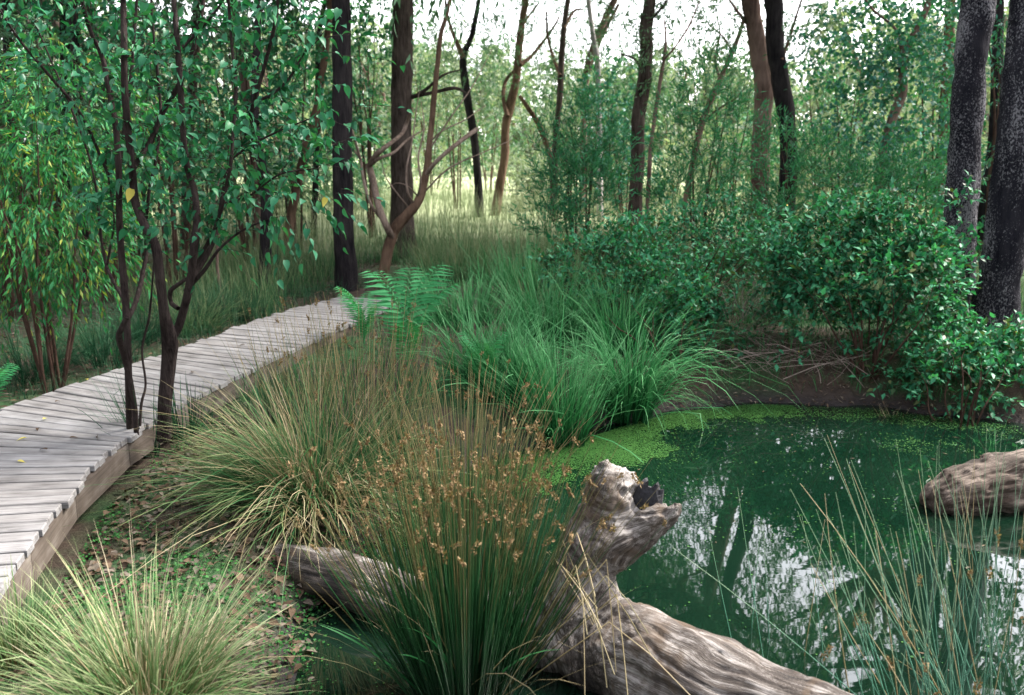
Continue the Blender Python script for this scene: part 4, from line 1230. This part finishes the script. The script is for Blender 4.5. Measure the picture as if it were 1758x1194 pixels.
# ================================================================== GRASSES, SEDGES, RUSHES, FERNS
def blades(mb, r, n, foot_r, length, lean, bend, width, k=7, p=1.5, az=None, az_w=None, c=(0, 0, 0)):
    """n blades from a round foot; lean and bend are (min, max) from the vertical"""
    a = r.uniform(0, 6.283, n) if az is None else r.normal(az, az_w, n)
    rr = np.sqrt(r.uniform(0, 1, n)) * foot_r
    base = np.stack([np.sin(a + r.normal(0, .5, n)) * rr, np.cos(a + r.normal(0, .5, n)) * rr, np.full(n, -.02)], -1) + np.asarray(c)
    L = r.uniform(length[0], length[1], n)
    le = r.uniform(lean[0], lean[1], n) * (.35 + .65 * rr / max(foot_r, 1e-6))
    be = r.uniform(bend[0], bend[1], n)
    P = arcs(base, a, le, be, L, k, p)
    s = np.linspace(0, 1, k)
    W = r.uniform(width[0], width[1], n)[:, None] * (np.sqrt(np.clip(1 - s, 0, 1)) * .9 + .1 * (s < 1) + .04)[None] * .5
    hor = np.stack([np.cos(a), -np.sin(a), np.zeros(n)], -1)
    S = unit(hor + r.normal(0, .45, (n, 3)))
    ribbons(mb, P, W, S)
    return P

def tussock(label, foot, sets, gm_, seed, name='grass_tussock', cat='grass', group=None):
    r = rng(seed)
    mb = MB()
    foot = np.array((foot[0], foot[1], g1(foot[0], foot[1]) if len(foot) < 3 else foot[2]))
    for st in sets:
        blades(mb, r, **st)
    o = mb.build(name, gm_, None, tuple(foot))
    return tag(o, label, cat, group)

def tufts(mb, r, n_t, per, foot_r, length, lean, bend, width, k=7, az=None, az_w=None, sd_az=.34, sd_le=.2, kink=.22):
    """blades gathered in unequal locks, as a real tussock falls"""
    for i in range(n_t):
        a0 = r.uniform(0, 6.283) if az is None else r.normal(az, az_w)
        q = math.sqrt(r.uniform(0, 1))
        c = np.array((math.sin(a0) * foot_r * q, math.cos(a0) * foot_r * q, 0))
        n = max(3, int(per * r.uniform(.4, 1.7)))
        a = r.normal(a0, sd_az, n)
        le = np.abs(r.normal(r.uniform(*lean) * (.35 + .65 * q), sd_le, n))
        be = r.uniform(*bend) * r.uniform(.5, 1.4, n)
        L = r.uniform(*length) * r.uniform(.6, 1.12, n)
        base = c + r.normal(0, .012, (n, 3)) * np.array((1, 1, .3))
        P = arcs(base, a, le, be, L, k, 1.5)
        P[:, 1:] += np.cumsum(r.normal(0, .0065, (n, k - 1, 3)), 1) * (L / .7)[:, None, None]
        kk = np.nonzero(r.uniform(size=n) < kink)[0]
        for q_ in kk:
            j = int(r.integers(2, k - 1))
            v_ = np.array((r.normal(0, .7), r.normal(0, .7), -r.uniform(.1, 1.0))) * L[q_] * r.uniform(.4, 1)
            P[q_, j:] += np.linspace(0, 1, k - j + 1)[1:, None] * v_ * (k - j) / k
        s = np.linspace(0, 1, k)
        W = r.uniform(*width, n)[:, None] * (np.sqrt(np.clip(1 - s, 0, 1)) + .05)[None] * .5
        S = unit(np.stack([np.cos(a), -np.sin(a), np.zeros(n)], -1) + r.normal(0, .5, (n, 3)))
        ribbons(mb, P, W, S)

# pale tussock, bottom left corner
G_ARCH2 = blade_mat('dry_arching_straw', (.10, .085, .035), (.24, .19, .10), (.40, .33, .21), .35)
G_DRY = blade_mat('dry_stalk', (.26, .20, .10), (.38, .31, .19), (.52, .45, .32), .2)
root = thing('pale_tussock', 'pale straw-tipped fine grass tussock filling the bottom left corner', 'grass', (-1.36, 3.06, g1(-1.36, 3.06)))
r = rng(301)
mb = MB()
tufts(mb, r, 70, 14, .22, (.25, .52), (.3, 1.45), (.1, .9), (.0045, .008))
tufts(mb, r, 40, 10, .2, (.4, .68), (.9, 1.55), (.0, .4), (.004, .007))
blades(mb, r, 90, .15, (.45, .75), (.2, 1.4), (.05, .6), (.0035, .006), 7)
tag(mb.build('blades', G_PALE, root), kind='stuff')
mb = MB()
tufts(mb, r, 40, 7, .19, (.25, .6), (.3, 1.5), (.05, .7), (.004, .0065))
blades(mb, r, 34, .1, (.5, .9), (.1, 1.1), (.05, .5), (.0035, .0055), 6)
tag(mb.build('dry_blades', G_DRY, root), kind='stuff')
root = thing('pale_tussock', 'smaller pale grass tuft spilling in at the left end of the bottom edge', 'grass', (-2.0, 3.35, g1(-2.0, 3.35)))
mb = MB()
tufts(mb, r, 30, 12, .1, (.2, .45), (.2, 1.3), (.1, .8), (.0045, .007))
tag(mb.build('blades', G_PALE, root), kind='stuff')

# arching tussock in the middle left
root = thing('arching_tussock', 'big arching green tussock with dry drooping straw between boardwalk and rushes', 'grass', (-1.18, 5.2, g1(-1.18, 5.2)))
r = rng(303)
mb = MB()
tufts(mb, r, 80, 12, .3, (.4, .88), (.15, 1.1), (.3, 1.6), (.005, .009), 8)
tufts(mb, r, 44, 13, .24, (.65, 1.05), (.5, 1.1), (.7, 1.5), (.005, .0085), 8, az=R(-125), az_w=.55)
blades(mb, r, 140, .22, (.6, 1.1), (.1, 1.0), (.2, 1.2), (.004, .007), 8)
tag(mb.build('blades', G_TUSS, root), kind='stuff')
mb = MB()
tufts(mb, r, 26, 9, .24, (.65, .95), (.6, 1.2), (.5, 1.3), (.005, .008), 8, az=R(172), az_w=.35)
tufts(mb, r, 28, 8, .24, (.7, 1.1), (.4, 1.15), (.5, 1.4), (.005, .0075), 8, az=R(-125), az_w=.65)
blades(mb, r, 90, .2, (.7, 1.15), (.1, 1.0), (.2, .9), (.004, .006), 8)
tag(mb.build('dry_blades', G_ARCH2, root), kind='stuff')
G_THATCH = blade_mat('dead_thatch', (.05, .036, .022), (.13, .095, .06), (.22, .17, .11), .4)
mb = MB()
blades(mb, r, 320, .3, (.15, .5), (.6, 1.6), (.1, .9), (.004, .008), 5)
tag(mb.build('dead_thatch', G_THATCH, root), kind='stuff')

# straw-coloured upright rush behind it
def seed_head_mesh(seed):
    r = rng(seed)
    mb = MB()
    n = 26
    ax = np.array((.25, 0, 1.))
    pos = ax * r.uniform(-.5, .5, n)[:, None] * .75 + rdir(r, n) * .16
    leaves(mb, pos, rdir(r, n) + ax * .4, rdir(r, n), r.uniform(.22, .42, n), lf(.28, mid=.5))
    return mb.mesh('seed_head', SEED)
HEADS = [seed_head_mesh(s) for s in (1, 2, 3, 4)]
def add_heads(root, r, P, n, at=(.80, .99), size=(.024, .042)):
    for i in r.permutation(len(P))[:n]:
        u = r.uniform(*at) * (P.shape[1] - 1)
        j = min(int(u), P.shape[1] - 2)
        q = P[i, j] + (P[i, j + 1] - P[i, j]) * (u - j)
        d = unit(P[i, j + 1] - P[i, j])
        o = obj('seed_head', HEADS[int(r.integers(0, 4))], root, tuple(q + np.array((r.normal(0, .004), r.normal(0, .004), 0))))
        o.rotation_euler = (math.asin(np.clip(-d[1], -1, 1)) + r.normal(0, .3), math.asin(np.clip(d[0], -1, 1)) + r.normal(0, .3), r.uniform(0, 6.28))
        s = r.uniform(*size)
        o.scale = (s, s, s * r.uniform(1.1, 1.9))
def rush(label, foot, n, foot_r, length, lean, bend, rad, gm_, seed, heads, k=6, p=1.3, name='rush_clump', group=None, az=None, az_w=None, extra=None):
    r = rng(seed)
    foot = np.array(foot, float)
    root = thing(name, label, 'rush', foot, group)
    a = r.uniform(0, 6.283, n) if az is None else r.normal(az, az_w, n)
    rr = np.sqrt(r.uniform(0, 1, n)) * foot_r
    base = np.stack([np.sin(a) * rr, np.cos(a) * rr, np.full(n, -.03)], -1)
    L = r.uniform(*length, n)
    le = r.uniform(*lean, n) * (.25 + .75 * rr / foot_r)
    P = arcs(base, a, le, r.uniform(*bend, n), L, k, p)
    mb = MB()
    s = np.linspace(0, 1, k)
    tubes(mb, P, r.uniform(*rad, n)[:, None] * (1 - .75 * s)[None], 4)
    tag(mb.build('stems', gm_, root), kind='stuff')
    add_heads(root, r, P[L > np.quantile(L, .45)], heads)
    return root, P, r

rush('tall straw-coloured rush clump standing behind the arching tussock', (-1.0, 5.85, g1(-1.0, 5.85)), 300, .36, (.6, 1.32), (.0, .5), (-.05, .3), (.0022, .0034), G_STRAW, 311, 40)
rush('thin straw rush stalks beside the far stretch of the boardwalk edge', (-1.6, 6.5, g1(-1.6, 6.5)), 110, .3, (.45, 1.0), (.0, .5), (-.05, .3), (.0022, .0032), G_STRAW, 312, 12)
rush('dense dry-topped rush clump on the bank behind the big rush', (-.30, 5.4, -.4), 300, .34, (.5, 1.0), (.0, .8), (-.05, .4), (.0022, .0034), G_STRAW, 313, 60)
root, P, r = rush('big dark green rush clump with tan seed heads in front of the log', (-.20, 3.50, -.52), 640, .19, (.75, 1.30), (.0, .58), (-.08, .24), (.0024, .0044), G_RUSH, 314, 270)
mb = MB()
blades(mb, r, 60, .16, (.35, 1.25), (.1, 1.15), (.1, 1.3), (.003, .006), 7)
tag(mb.build('dry_stalks', G_ARCH2, root), kind='stuff')
mb = MB()
blades(mb, r, 9, .14, (.5, .8), (.3, .9), (.5, 1.2), (.014, .02), 9)
mb.build('broad_blades', G_SEDGE, root)
# broken stalks kinked over the log
mb = MB()
for i in range(16):
    a = r.uniform(R(40), R(120))
    b0 = np.array((math.sin(a) * .12, math.cos(a) * .12, 0))
    kn = b0 + np.array((math.sin(a) * r.uniform(.3, .55), math.cos(a) * r.uniform(.1, .3) - .1, r.uniform(.45, .75)))
    e = kn + np.array((r.uniform(.0, .35), r.uniform(-.3, .1), -r.uniform(.15, .55)))
    tubes(mb, np.array([[b0, (b0 + kn) / 2, kn, (kn + e) / 2 + np.array((0, 0, .02)), e]]), .0022, 4)
tag(mb.build('broken_stalks', G_ARCH2, root), kind='stuff')

# blue-green rush in the water, right foreground: each stem can be followed by eye
root = thing('blue_rush', 'sparse blue-green rush with long straight stems in the water at bottom right', 'rush', (1.72, 3.12, -.5))
r = rng(321)
Ps = []
for i in range(72):
    a = r.normal(R(-62), .5) if i % 4 else r.uniform(0, 6.28)
    fx = np.array((r.normal(0, .16), r.normal(.05, .16), -.08))
    L = r.uniform(.55, 1.35)
    le = abs(r.normal(.34, .2))
    P = arcs(fx[None], np.array([a]), np.array([le]), np.array([r.normal(.06, .12)]), np.array([L]), 7, 1.3)
    mb = MB()
    tubes(mb, P, (r.uniform(.0024, .0038) * (1 - .7 * np.linspace(0, 1, 7)))[None], 4)
    mb.build('stem', G_BLUE if r.uniform() < .78 else G_ARCH2, root)
    Ps.append(P[0])
add_heads(root, r, np.array(Ps), 18, (.45, .8), (.03, .045))
mb = MB()
for i in range(70):       # collapsed stems lying on the water
    a = r.uniform(0, 3.14)
    c = np.array((r.normal(.1, .35), r.normal(-.1, .22), .012))
    d = np.array((math.cos(a), math.sin(a) * .6, 0)) * r.uniform(.1, .35)
    tubes(mb, np.array([[c - d, c + np.array((0, 0, .01)), c + d]]), .0024, 3)
tag(mb.build('collapsed_stems', G_ARCH2, root), kind='stuff')
for lab, x, y, n, h in (('few lone rush stems standing left of the blue-green rush', 1.25, 4.0, 6, (.5, .9)), ('thin rush stems before the sunken log end', 2.6, 4.6, 14, (.5, .9)), ('dry rush stems at the right edge of the water', 2.15, 3.9, 16, (.6, 1.2))):
    root = thing('sparse_rush', lab, 'rush', (x, y, -.5))
    for i in range(n):
        P = arcs(np.array([(r.normal(0, .12), r.normal(0, .12), -.08)]), np.array([r.normal(R(-30), .9)]), np.array([abs(r.normal(.15, .15))]), np.array([r.normal(.05, .1)]), np.array([r.uniform(*h)]), 6, 1.3)
        mb = MB()
        tubes(mb, P, (.0026 * (1 - .7 * np.linspace(0, 1, 6)))[None], 4)
        mb.build('stem', G_BLUE if r.uniform() < .65 else G_ARCH2, root)

# sedges on the far bank
def sedge(label, px, py, n, L, lean, bend, wid, seed, fr=.16, gm_=None, z=-.25, **kw):
    p = atz(px, py, z)
    r_ = rng(seed)
    mb = MB()
    tufts(mb, r_, max(4, int(n / 13)), 11, fr, L, lean, bend, wid, 7, sd_az=.45, sd_le=.22, kink=.12)
    tufts(mb, r_, max(2, int(n / 60)), 6, fr, (L[0] * .8, L[1]), (lean[0], lean[1] + .5), bend, wid, 7, sd_az=.8, sd_le=.4, kink=.5)
    o = mb.build('sedge_clump', gm_ or G_SEDGE, None, (p[0], p[1], g1(p[0], p[1])))
    return tag(o, label, 'sedge')
W1 = (.007, .013)
sedge('drooping bright green sedge hanging over the dark bank at the duckweed edge', 1085, 655, 560, (.85, 1.3), (.0, .6), (1.2, 2.4), W1, 331, .2, None, -.15)
sedge('upright bright green sedge in the middle of the bank', 965, 705, 420, (.7, 1.2), (.0, .7), (.1, 1.2), W1, 332, .22)
sedge('sedge clump left of the upright one, behind the dry rush tops', 880, 690, 420, (.6, 1.05), (.0, .8), (.2, 1.1), W1, 333, .22)
sedge('tangled sedge between fern and upright sedge', 820, 655, 380, (.5, .95), (.1, .9), (.3, 1.2), W1, 334, .22, None, -.2)
sedge('spiky sedge in front of the yellow-flecked bush', 1060, 610, 420, (.6, 1.05), (.0, .7), (.3, 1.2), W1, 335, .25, None, -.15)
sedge('loose sedge behind the upright one', 940, 590, 460, (.6, 1.05), (.0, .8), (.2, 1.0), W1, 336, .35, None, -.12)
sedge('tall grass clump behind the fern', 800, 560, 360, (.45, .85), (.0, .7), (.1, .9), W1, 337, .4, None, -.1)
sedge('green grass clump at the foot of the twisted tree', 710, 530, 260, (.3, .6), (.0, .7), (.1, .9), (.004, .008), 338, .35, None, -.08)
sedge('grass clump in front of the dense feathery bush', 900, 520, 480, (.6, 1.0), (.0, .7), (.1, .8), W1, 339, .5, None, -.05)
sedge('pale grass clump behind the twisted tree', 780, 480, 480, (.5, .9), (.0, .6), (.1, .7), W1, 340, .6, G_MEAD, -.02)
sedge('small green tuft rising from the litter on the far bank', 1300, 685, 40, (.2, .38), (.1, .5), (.0, .4), (.006, .01), 341, .06)
sedge('dry straw tuft at the water line below the glossy bush', 1535, 700, 130, (.15, .32), (.2, 1.2), (.2, 1.0), (.003, .005), 342, .09, G_ARCH2, -.4)
sedge('green tuft under the right side bushes by the water', 1720, 725, 110, (.3, .6), (.1, .8), (.2, 1.0), (.004, .008), 343, .12, G_SEDGE, -.35)
sedge('strappy dark green tuft rising by the forked shrub stem', 262, 770, 50, (.4, .75), (.0, .45), (.0, .25), (.006, .009), 344, .1, G_DARK, -.2)
sedge('strappy green tuft right of the forked shrub stem', 318, 745, 30, (.3, .55), (.1, .7), (.0, .2), (.008, .012), 345, .08, G_DARK, -.2)
r = rng(350)
for i, (px, py, lab) in enumerate(((180, 620, 'dark grass tussock left of the boardwalk behind the slimmer shrub'), (60, 640, 'dark grass tussock beside the light green shrub'), (330, 575, 'fine soft grass tussock behind the boardwalk and forked shrub'), (380, 560, 'soft grass tussock near the thin slanting trunk'), (250, 590, 'dark tussock against the far boardwalk edge'), (480, 500, 'dark grass clump between slanting and blackened trunks'))):
    sedge(lab, px, py, 700, (.35, .7), (.1, 1.0), (.3, 1.2), (.003, .006), 351 + i, .28, G_DARK if i != 2 else G_MEAD, -.15)

# meadow grass running back to the field, and short grass on the banks
r = rng(360)
def strew(n, xr, yr, keep, L, lean, bend, wid, gm_, name, label, k=4, r=r):
    x, y = r.uniform(*xr, n), r.uniform(*yr, n)
    m = keep(x, y)
    x, y = x[m], y[m]
    n = len(x)
    base = np.stack([x, y, ground(x, y) - .02], -1)
    a = r.uniform(0, 6.283, n)
    sc = .55 + .9 * fbm(base * .8, 3)
    P = arcs(base, a, r.uniform(*lean, n), r.uniform(*bend, n), r.uniform(*L, n) * sc, k)
    s = np.linspace(0, 1, k)
    W = r.uniform(*wid, n)[:, None] * (1.04 - s)[None] * .5
    S = unit(np.stack([np.cos(a), -np.sin(a), np.zeros(n)], -1) + r.normal(0, .4, (n, 3)))
    mb = MB()
    ribbons(mb, P, W, S)
    return tag(mb.build(name, gm_), label, 'grass', kind='stuff')
deck_x = lambda y: (np.interp(y, RL[:, 3], RL[:, 2]), np.interp(y, RL[:, 1], RL[:, 0]))
def off_deck(x, y):
    l, q = deck_x(y)
    return ~((x > l - .05) & (x < q + .05) & (y < 11.7))
noi = lambda x, y, s, o=0.: fbm(np.stack([x * s, y * s, np.full(len(x), o)], -1), 3)
dry = lambda x, y: pond_sd(x, y) > .25
strew(30000, (-5, 7), (10.2, 18), lambda x, y: off_deck(x, y) & dry(x, y) & (noi(x, y, .6) > np.where(x < -1.6, .54, .38)), (.3, .75), (.0, .5), (.1, .9), (.005, .010), G_MEAD, 'meadow_grass', 'soft green grass growing between the trunks up to the field')
strew(26000, (-16, 18), (16, 34), lambda x, y: noi(x, y, .4) > .34, (.4, 1.0), (.0, .4), (.1, .7), (.009, .02), blade_mat('field_grass', (.13, .19, .09), (.24, .30, .15), (.38, .40, .25), .4), 'field_grass', 'pale long grass at the edge of the bright field', 3)
strew(16000, (-8, -2), (6, 14), lambda x, y: off_deck(x, y) & (noi(x, y, .7, 5.) > .52), (.1, .35), (.0, .7), (.1, 1.0), (.004, .008), G_DARK, 'shade_grass', 'short dark grass under the trees left of the boardwalk')
strew(9000, (-2.3, 5.5), (7.0, 10.6), lambda x, y: off_deck(x, y) & dry(x, y) & (noi(x, y, 1.1, 2.) > .42), (.12, .4), (.0, .7), (.1, 1.0), (.004, .009), G_SEDGE, 'bank_grass', 'short green grass among the sedges and bushes of the far bank')
strew(7000, (-2.4, -.5), (2.6, 6.4), lambda x, y: off_deck(x, y) & (pond_sd(x, y) > .03) & (noi(x, y, 1.6, 8.) > .42), (.03, .11), (.0, .8), (.1, 1.0), (.002, .004), G_TUSS, 'short_grass', 'short green grass on the bank between boardwalk and log')

# small-leaved ground cover and leaf litter
def scatter_leaves(n, xr, yr, keep, size, tpl, lm, name, label, cat, tilt=.35, lift=.012):
    x, y = r.uniform(*xr, n), r.uniform(*yr, n)
    m = keep(x, y)
    x, y = x[m], y[m]
    p = np.stack([x, y, ground(x, y) + r.uniform(.002, lift, len(x))], -1)
    a = r.uniform(0, 6.283, len(x))
    d = np.stack([np.cos(a), np.sin(a), r.normal(0, tilt, len(x))], -1)
    nn = np.stack([r.normal(0, tilt, len(x)), r.normal(0, tilt, len(x)), np.ones(len(x))], -1)
    mb = MB()
    leaves(mb, p, d, nn, r.uniform(*size, len(x)), tpl)
    return tag(mb.build(name, lm), label, cat, kind='stuff')
near = lambda x, y: off_deck(x, y) & (pond_sd(x, y) > -.02)
scatter_leaves(24000, (-2.5, -.4), (2.6, 6.6), lambda x, y: near(x, y) & (noi(x, y, 1.5, 1.) > .44), (.010, .022), ROUND, leaf_mat('ground_cover_leaf', [(.018, .06, .018), (.03, .095, .026), (.05, .13, .035)], .2, .5, .3), 'ground_cover', 'small round-leaved green ground cover on the bank below the boardwalk', 'ground cover', .4, .05)
scatter_leaves(5200, (-2.5, -.4), (2.6, 6.6), near, (.025, .07), HEART, L_LITTER, 'leaf_litter', 'brown and grey fallen leaves on the bank below the boardwalk', 'leaf litter', .25, .03)
scatter_leaves(6500, (.3, 5.5), (7.3, 9.6), lambda x, y: (pond_sd(x, y) > .05), (.03, .07), LANCE, L_LITTER, 'leaf_litter', 'brown fallen leaves under the bushes of the far bank', 'leaf litter', .3, .03)
scatter_leaves(15000, (-8, -1), (5.5, 16), off_deck, (.05, .11), LANCE, L_LITTER, 'leaf_litter', 'brown fallen leaves under the trees left of the boardwalk', 'leaf litter', .3, .03)
scatter_leaves(60, (0., 4.2), (3, 7.6), lambda x, y: pond_sd(x, y) < -.2, (.02, .05), LANCE, L_LITTER, 'floating_leaves', 'pale dead leaves floating on the pond', 'leaf litter', .05, .003).location.z = 0
fl = [o for o in bpy.data.objects if o.name.startswith('floating_leaves')][0]
me = fl.data
co = np.empty(len(me.vertices) * 3, np.float32); me.vertices.foreach_get('co', co)
co = co.reshape(-1, 3); co[:, 2] = WATER_Z + .006 + (co[:, 2] - co[:, 2].min()) * .0
me.vertices.foreach_set('co', co.ravel()); me.update()

# fallen leaves on the boardwalk
for i, (px, py, s, mt_, lab) in enumerate((
        (75, 720, .05, L_YELLOW, 'small yellow leaf on the boardwalk farthest up the near stretch'), (45, 752, .06, L_YELLOW, 'larger yellow leaf on the boardwalk left of the curled brown leaf'),
        (30, 792, .05, L_YELLOW, 'small yellow leaf on the boardwalk nearest the viewer'), (150, 652, .05, L_YELLOW, 'small yellow leaf near the far side of the boardwalk by the shrub stems'),
        (168, 748, .10, L_LITTER, 'large curled brown dead leaf on the planks left of the shrub stems'), (120, 752, .05, L_LITTER, 'small brown leaf just left of the large curled leaf on the planks'),
        (80, 772, .06, L_LITTER, 'small brown leaf on the planks nearest the viewer'), (65, 735, .05, L_LITTER, 'small brown leaf between the yellow leaves on the planks'),
        (95, 690, .045, L_LITTER, 'small brown leaf near the left side of the boardwalk before the shrub'), (420, 592, .06, L_LITTER, 'brown leaf midway along the far stretch of boardwalk'),
        (470, 600, .06, L_LITTER, 'brown leaf near the right edge of the far stretch of boardwalk'), (330, 640, .06, L_LITTER, 'brown leaf on the boardwalk just behind the forked shrub stem'),
        (480, 552, .07, L_LITTER, 'brown leaf near the far end of the boardwalk'))):
    mb = MB(); mb.add(HEART[0] * np.array((.8, 1, 1)), HEART[1], HEART[0][:, 1])
    o = mb.build('fallen_leaf', mt_, None, tuple(atz(px, py, .012)))
    o.scale = (s,) * 3
    big = s > .09
    o.rotation_euler = (-.5 if big else .1, .9 if big else .1, i * 2.3)
    tag(o, lab, 'leaf', 'fallen leaves on the boardwalk')

# ferns
def frond_mesh(seed, L=.75, split=False):
    r = rng(seed)
    pin = []
    mb, n = MB(), 26
    t = np.linspace(0, 1, n + 1)
    th = .25 + 1.15 * t ** 1.4
    P = np.concatenate([[np.zeros(3)], np.cumsum(np.stack([np.zeros(n), np.sin(th[:-1]), np.cos(th[:-1])], -1) * L / n, 0)])
    tubes(mb, P[None], (.004 * (1 - .8 * t))[None], 3)
    T = unit(np.gradient(P, axis=0))
    for i in range(2, n):
        u = (i - 2) / (n - 2)
        ln = L * .30 * (np.sin(np.pi * (.12 + .88 * (1 - u) ** .8)) ** .8 if u < 1 else 0) * (.25 + .75 * min(1, u * 5 + .3)) * (1 - .35 * u)
        for s in (-1, 1):
            d = unit(np.array((s * .9, 0, 0)) + T[i] * .42 + np.array((0, 0, -.12)))
            nrm = unit(np.cross(np.array((s, 0, 0)), T[i]) * s)
            dd = unit(d + r.normal(0, .05, 3))
            if split:
                xx = unit(np.cross(dd, nrm)); zz = np.cross(xx, dd)
                pin.append(Matrix(((xx[0], dd[0], zz[0], P[i][0]), (xx[1], dd[1], zz[1], P[i][1]), (xx[2], dd[2], zz[2], P[i][2]), (0, 0, 0, 1))) @ Matrix.Scale(float(max(ln, .01)), 4))
                continue
            leaves(mb, P[i][None], dd[None], nrm[None], np.array([ln]), lf(.062, mid=.3, fold=.1, droop=.22))
    if split:
        return mb.mesh('frond', L_FERN), pin
    return mb.mesh('frond', L_FERN)
FR = [frond_mesh(s, L) for s, L in ((1, .9), (2, .7), (3, 1.05))]
pm = MB(); pm.add(*lf(.062, mid=.3, fold=.1, droop=.22))
PINNA = pm.mesh('pinna', leaf_mat('fern_pinna_green', [(.035, .17, .07), (.06, .23, .10), (.09, .27, .13)], .3, .5, .3, True))
FRS = [frond_mesh(s, L, True) for s, L in ((1, .9), (2, .7), (3, 1.05))]
def fern(label, pos, fr, scale=1.0, split=False):
    root = thing('fern', label, 'fern', pos)
    for i, (az, tilt, v, s) in enumerate(fr):
        o = obj('frond', FRS[v][0] if split else FR[v], root)
        if split:
            for mm in FRS[v][1]:
                c = obj('pinna', PINNA, o)
                c.matrix_local = mm
        o.rotation_euler = (R(tilt), 0, R(-az))
        o.scale = (s * scale,) * 3
    return root
p = atz(700, 640, -.15)
fern('large bright green fern with broad fronds beside the far end of the boardwalk', (p[0], p[1], g1(p[0], p[1])), [(-78, 20, 2, 1.0), (-40, 14, 2, 1.0), (0, 18, 2, 1.0), (42, 16, 2, 1.05), (88, 12, 0, 1.1), (175, 8, 1, 1.0)], 1.05, True)
p = atz(625, 590, -.1)
fern('smaller pale fern curling over the end of the boardwalk', (p[0], p[1], g1(p[0], p[1])), [(-90, 18, 0, .8), (-50, 10, 1, .9), (0, 10, 1, .9), (-130, 20, 0, .8), (70, 12, 1, .9), (150, 15, 1, .8)])
p = atz(830, 700, -.3)
fern('low fern under the sedges behind the dry rush tops', (p[0], p[1], g1(p[0], p[1])), [(-60, 20, 1, .9), (0, 10, 1, .8), (60, 20, 0, .7), (120, 25, 1, .8), (180, 25, 1, .8), (-120, 22, 1, .8)])
fern('fern poking in at the left edge beside the boardwalk', (-3.95, 6.55, g1(-3.95, 6.55)), [(60, 10, 1, .8), (20, 8, 1, .8), (110, 15, 1, .8), (180, 15, 1, .8), (-60, 15, 1, .8)])

# dead sticks heaped under the overhanging bush
root = thing('brush_heap', 'heap of dead grey sticks under the glossy bush on the far bank', 'sticks', (2.6, 8.6, g1(2.6, 8.6)))
r = rng(380)
F0 = np.array(root.location)
M_STICK = bark_mat('dead_stick', (.09, .068, .055), (.31, .255, .225), .5, 2)
for i in range(95):
    px, py = r.normal(1370, 75), r.normal(645, 28)
    c = atd(px, py, r.uniform(8.3, 9.0)) - F0
    a = r.normal(R(20), .8) if i % 3 else r.normal(R(150), .5)
    L = r.uniform(.15, .5)
    d = np.array((math.cos(a), r.normal(0, .35), math.sin(a) * .55)) * L
    c[2] = max(c[2], .04)
    q = np.array([c - d, c - d * .3 + r.normal(0, .025, 3), c + d * .35 + r.normal(0, .03, 3), c + d + np.array((0, 0, -.1 * L))])
    q[:, 2] = np.maximum(q[:, 2], -.18)
    mb = MB()
    tubes(mb, spline(q, 7)[None], (r.uniform(.002, .0055) * (1 - .6 * np.linspace(0, 1, 7)))[None], 4)
    mb.build('stick', M_STICK, root)
# fine dead twigs behind
mb = MB()
S, D = shell(r, atd(1270, 570, 9.0), (.35, .3, .3), 160, .0)
tubes(mb, np.stack([S, S + D * .14 + r.normal(0, .03, S.shape), S + D * .28 + r.normal(0, .06, S.shape)], 1), np.array([[.0025, .0018, .0008]]), 3)
tag(mb.build('dead_twig_tangle', M_STICK), 'fine tangle of dead brown twigs between the two glossy bushes', 'twigs', kind='stuff')

# ================================================================== WOOD ADDED AROUND THE PLACE TO BLOCK LOW SKY LIGHT
r = rng(401)
ml, mt = MB(), MB()
spots = [(r.uniform(-16, 16), r.uniform(-16, -4.5)) for _ in range(26)] + [(r.uniform(-16, -7.5), r.uniform(-4, 12)) for _ in range(14)] + [(r.uniform(9.5, 17), r.uniform(-4, 9)) for _ in range(11)] + [(r.uniform(-15, -8.0), r.uniform(12, 24)) for _ in range(14)]  # ring mostly out of view; the last group also backs the left side
for X, Y in spots:
    gz = g1(X, Y)
    hh = r.uniform(4.5, 7.5)
    trunk(mt, [(X, Y, gz - .2), (X + r.normal(0, .3), Y + r.normal(0, .3), gz + hh * .5), (X + r.normal(0, .6), Y, gz + hh * .85)], [.16, .12, .05], 7, 6, .1, int(X * 7))
    for c in range(13):
        cc = np.array((X + r.normal(0, 1.0), Y + r.normal(0, 1.0), gz + hh * r.uniform(.08, .95)))
        q = r.uniform(.5, .95)
        S, D = shell(r, cc, (q, q, q * .75), 24, .3)
        sprays(r, ml, None, S, D, r.uniform(.3, .6, len(S)), 3, .28, DIAMOND, .3, .9, .3, .5)
wood = tag(ml.build('added_screen_woodland', L_GUM), 'leafy wood added around the pond clearing, mostly out of view, to block low sky light', 'woodland', kind='stuff')
tag(mt.build('added_screen_trunks', B_GREY, wood), kind='stuff')
